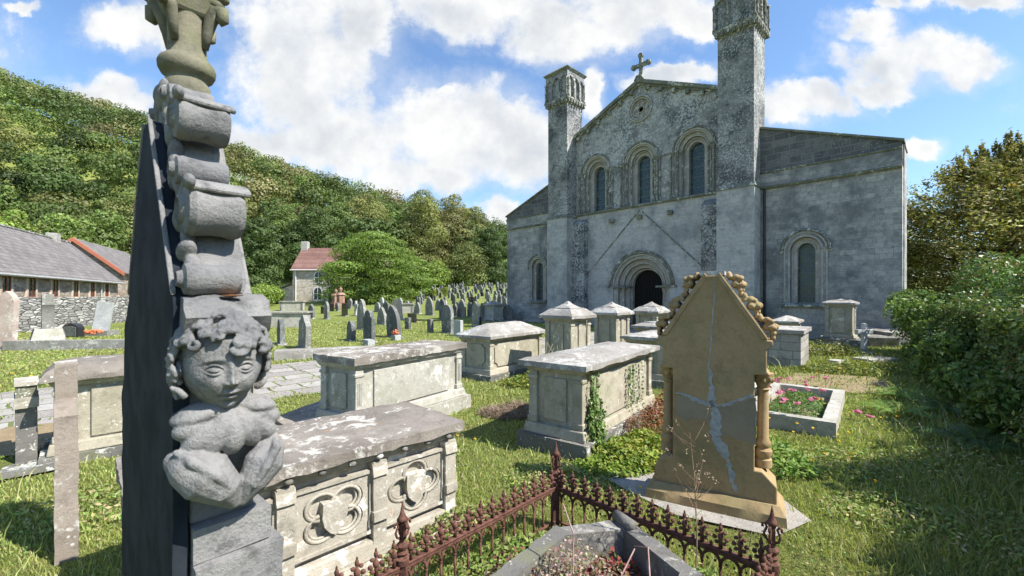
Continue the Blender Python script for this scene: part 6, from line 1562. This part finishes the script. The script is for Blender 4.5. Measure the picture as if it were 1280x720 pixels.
# ------------------------------------------------------------------ grass
def keep_mask(x, y):
    k = np.ones(len(x), bool)
    for (cx, cy, r_, hx, hy) in FOOT:
        c, s = math.cos(r_), math.sin(r_); dx, dy = x-cx, y-cy; lx = dx*c+dy*s; ly = -dx*s+dy*c
        k &= ~((np.abs(lx) < hx) & (np.abs(ly) < hy))
    dx, dy = x-PC.x, y-PC.y; sx = dx*SOUTH.x+dy*SOUTH.y; tx = dx*EAST.x+dy*EAST.y
    edge = PW-.05+.12*np.sin(tx*3)+.1*np.sin(tx*7.3)
    onp = (np.abs(sx) < edge) & (tx < 17); row = np.abs(((sx+.0)/.52) % 1-.5) > .46
    k &= ~onp | (row & (rng.random(len(x)) < .35)) | (rng.random(len(x)) < .012)
    # concrete strip and soil: sparse
    def inpoly(poly):
        c = np.zeros(len(x), bool); n = len(poly)
        for i in range(n):
            x0, y0 = poly[i]; x1, y1 = poly[(i+1) % n]
            cond = ((y0 > y) != (y1 > y)) & (x < (x1-x0)*(y-y0)/(y1-y0+1e-12)+x0); c ^= cond
        return c
    for poly, dens in (([(.85, 3.98), (1.1, 4.25), (2.25, 3.55), (2.25, 3.2), (1.85, 2.98), (1.25, 3.25)], .05), ([(5.0, 8.1), (6.0, 9.3), (7.6, 9.0), (7.0, 7.7), (5.9, 7.4)], .2), ([(-5.6, 4.2), (-6.4, 5.4), (-4.9, 6.4), (-4.2, 5.7)], .25)):
        k &= ~inpoly(poly) | (rng.random(len(x)) < dens)
    return k
def grass(name, n, d0, d1, hmul, wmul, label, ang=58, tall=0.):
    a = R(90)+np.radians(rng.uniform(-ang, ang, n)); u_ = rng.random(n); p = .35
    D = (d0**p+(d1**p-d0**p)*u_)**(1/p) if p else d0*(d1/d0)**u_
    x, y = D*np.cos(a), D*np.sin(a); k = keep_mask(x, y); x, y, D = x[k], y[k], D[k]; n = len(x)
    n1_ = np.array([mnoise.noise(Vector((a_*.8, b_*.8, 0))) for a_, b_ in zip(x[::1], y[::1])]) if n < 60000 else (np.sin(x*1.3+2*np.sin(y*.9))*np.sin(y*1.7+1.5*np.sin(x*1.1))*.5+.3*np.sin(x*5.1+y*3)*np.sin(y*4.3-x*2))
    # distance to wall for longer, lusher growth in the shade strip
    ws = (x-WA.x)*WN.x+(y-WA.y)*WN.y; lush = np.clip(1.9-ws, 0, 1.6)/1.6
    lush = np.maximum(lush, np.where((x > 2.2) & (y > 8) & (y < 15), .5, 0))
    bare = (np.sin(x*2.7+y*1.1)*np.sin(y*2.9-x*.8+1)+.6*np.sin(x*6.3+2)*np.sin(y*5.7)) > .72; h = (.035+.035*rng.random(n))*(1+.5*n1_)*hmul*(1+1.7*lush)*np.where(bare & (lush < .1), .45, 1)*np.clip(.8+D*.03, .8, 1.6)
    tuft = rng.random(n) < .05; h = np.where(tuft, h*1.9, h)
    w_ = (.0032+.002*rng.random(n))*np.maximum(1, D/3.4)*wmul
    th = rng.random(n)*6.283; lx, ly = np.cos(th), np.sin(th); ben = h*rng.uniform(.25, 1.0, n); bt = rng.random(n)*6.283; bx_, by_ = np.cos(bt)*ben, np.sin(bt)*ben
    z = hill(x, y)
    A0 = np.stack([x-lx*w_, y-ly*w_, z-.005], 1); A1 = np.stack([x+lx*w_, y+ly*w_, z-.005], 1)
    B1 = np.stack([x+lx*w_*.7+bx_*.35, y+ly*w_*.7+by_*.35, z+h*.6], 1); B0 = np.stack([x-lx*w_*.7+bx_*.35, y-ly*w_*.7+by_*.35, z+h*.6], 1)
    C0 = np.stack([x+bx_, y+by_, z+h], 1)
    V = np.stack([A0, A1, B1, B0, C0, C0+1e-5], 1).reshape(-1, 3)
    b6 = np.arange(n)[:, None]*6
    F = np.concatenate([b6+np.array([0, 1, 2, 3]), b6+np.array([3, 2, 4, 5])], 0)
    cols = tints(n, [(.32, .38, .10), (.39, .44, .14), (.23, .31, .07), (.48, .46, .22), (.54, .48, .30)], w=[.32, .3, .18, .14, .06])
    dry = np.clip(n1_*1.1, 0, .6)[:, None]*(1-lush[:, None]); cols = cols*(1-dry)+np.array([.32, .31, .10])*dry
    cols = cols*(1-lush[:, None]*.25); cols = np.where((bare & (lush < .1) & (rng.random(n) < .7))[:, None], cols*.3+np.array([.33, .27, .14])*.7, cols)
    o = np_mesh(name, V, F, M['grassm'], None, np.repeat(cols, 6, 0)); tag(o, label, None, kind='stuff'); print(name, n); return o
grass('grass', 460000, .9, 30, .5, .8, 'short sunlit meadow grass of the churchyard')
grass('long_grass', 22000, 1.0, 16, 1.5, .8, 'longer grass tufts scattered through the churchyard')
# clover and broad leaf specks
n = 42000; a = R(90)+np.radians(rng.uniform(-56, 56, n)); D = 1.+14*rng.random(n)**1.6; x, y = D*np.cos(a), D*np.sin(a); k = keep_mask(x, y) & ((np.sin(x*2.1)*np.sin(y*1.7+1) > .1) | (rng.random(n) < .2)); x, y, D = x[k], y[k], D[k]; n = len(x)
o = leaves('clover', np.stack([x, y, .02+.03*rng.random(n)], 1), np.repeat([[0, 0, 1.]], n, 0), rng.uniform(.012, .026, n)*np.maximum(1, D/4), .8, tints(n, [(.14, .23, .05), (.23, .3, .07), (.34, .33, .14)]), M['leaf'], None, jitter=.4)
tag(o, 'low clover and weeds among the grass', None, kind='stuff')
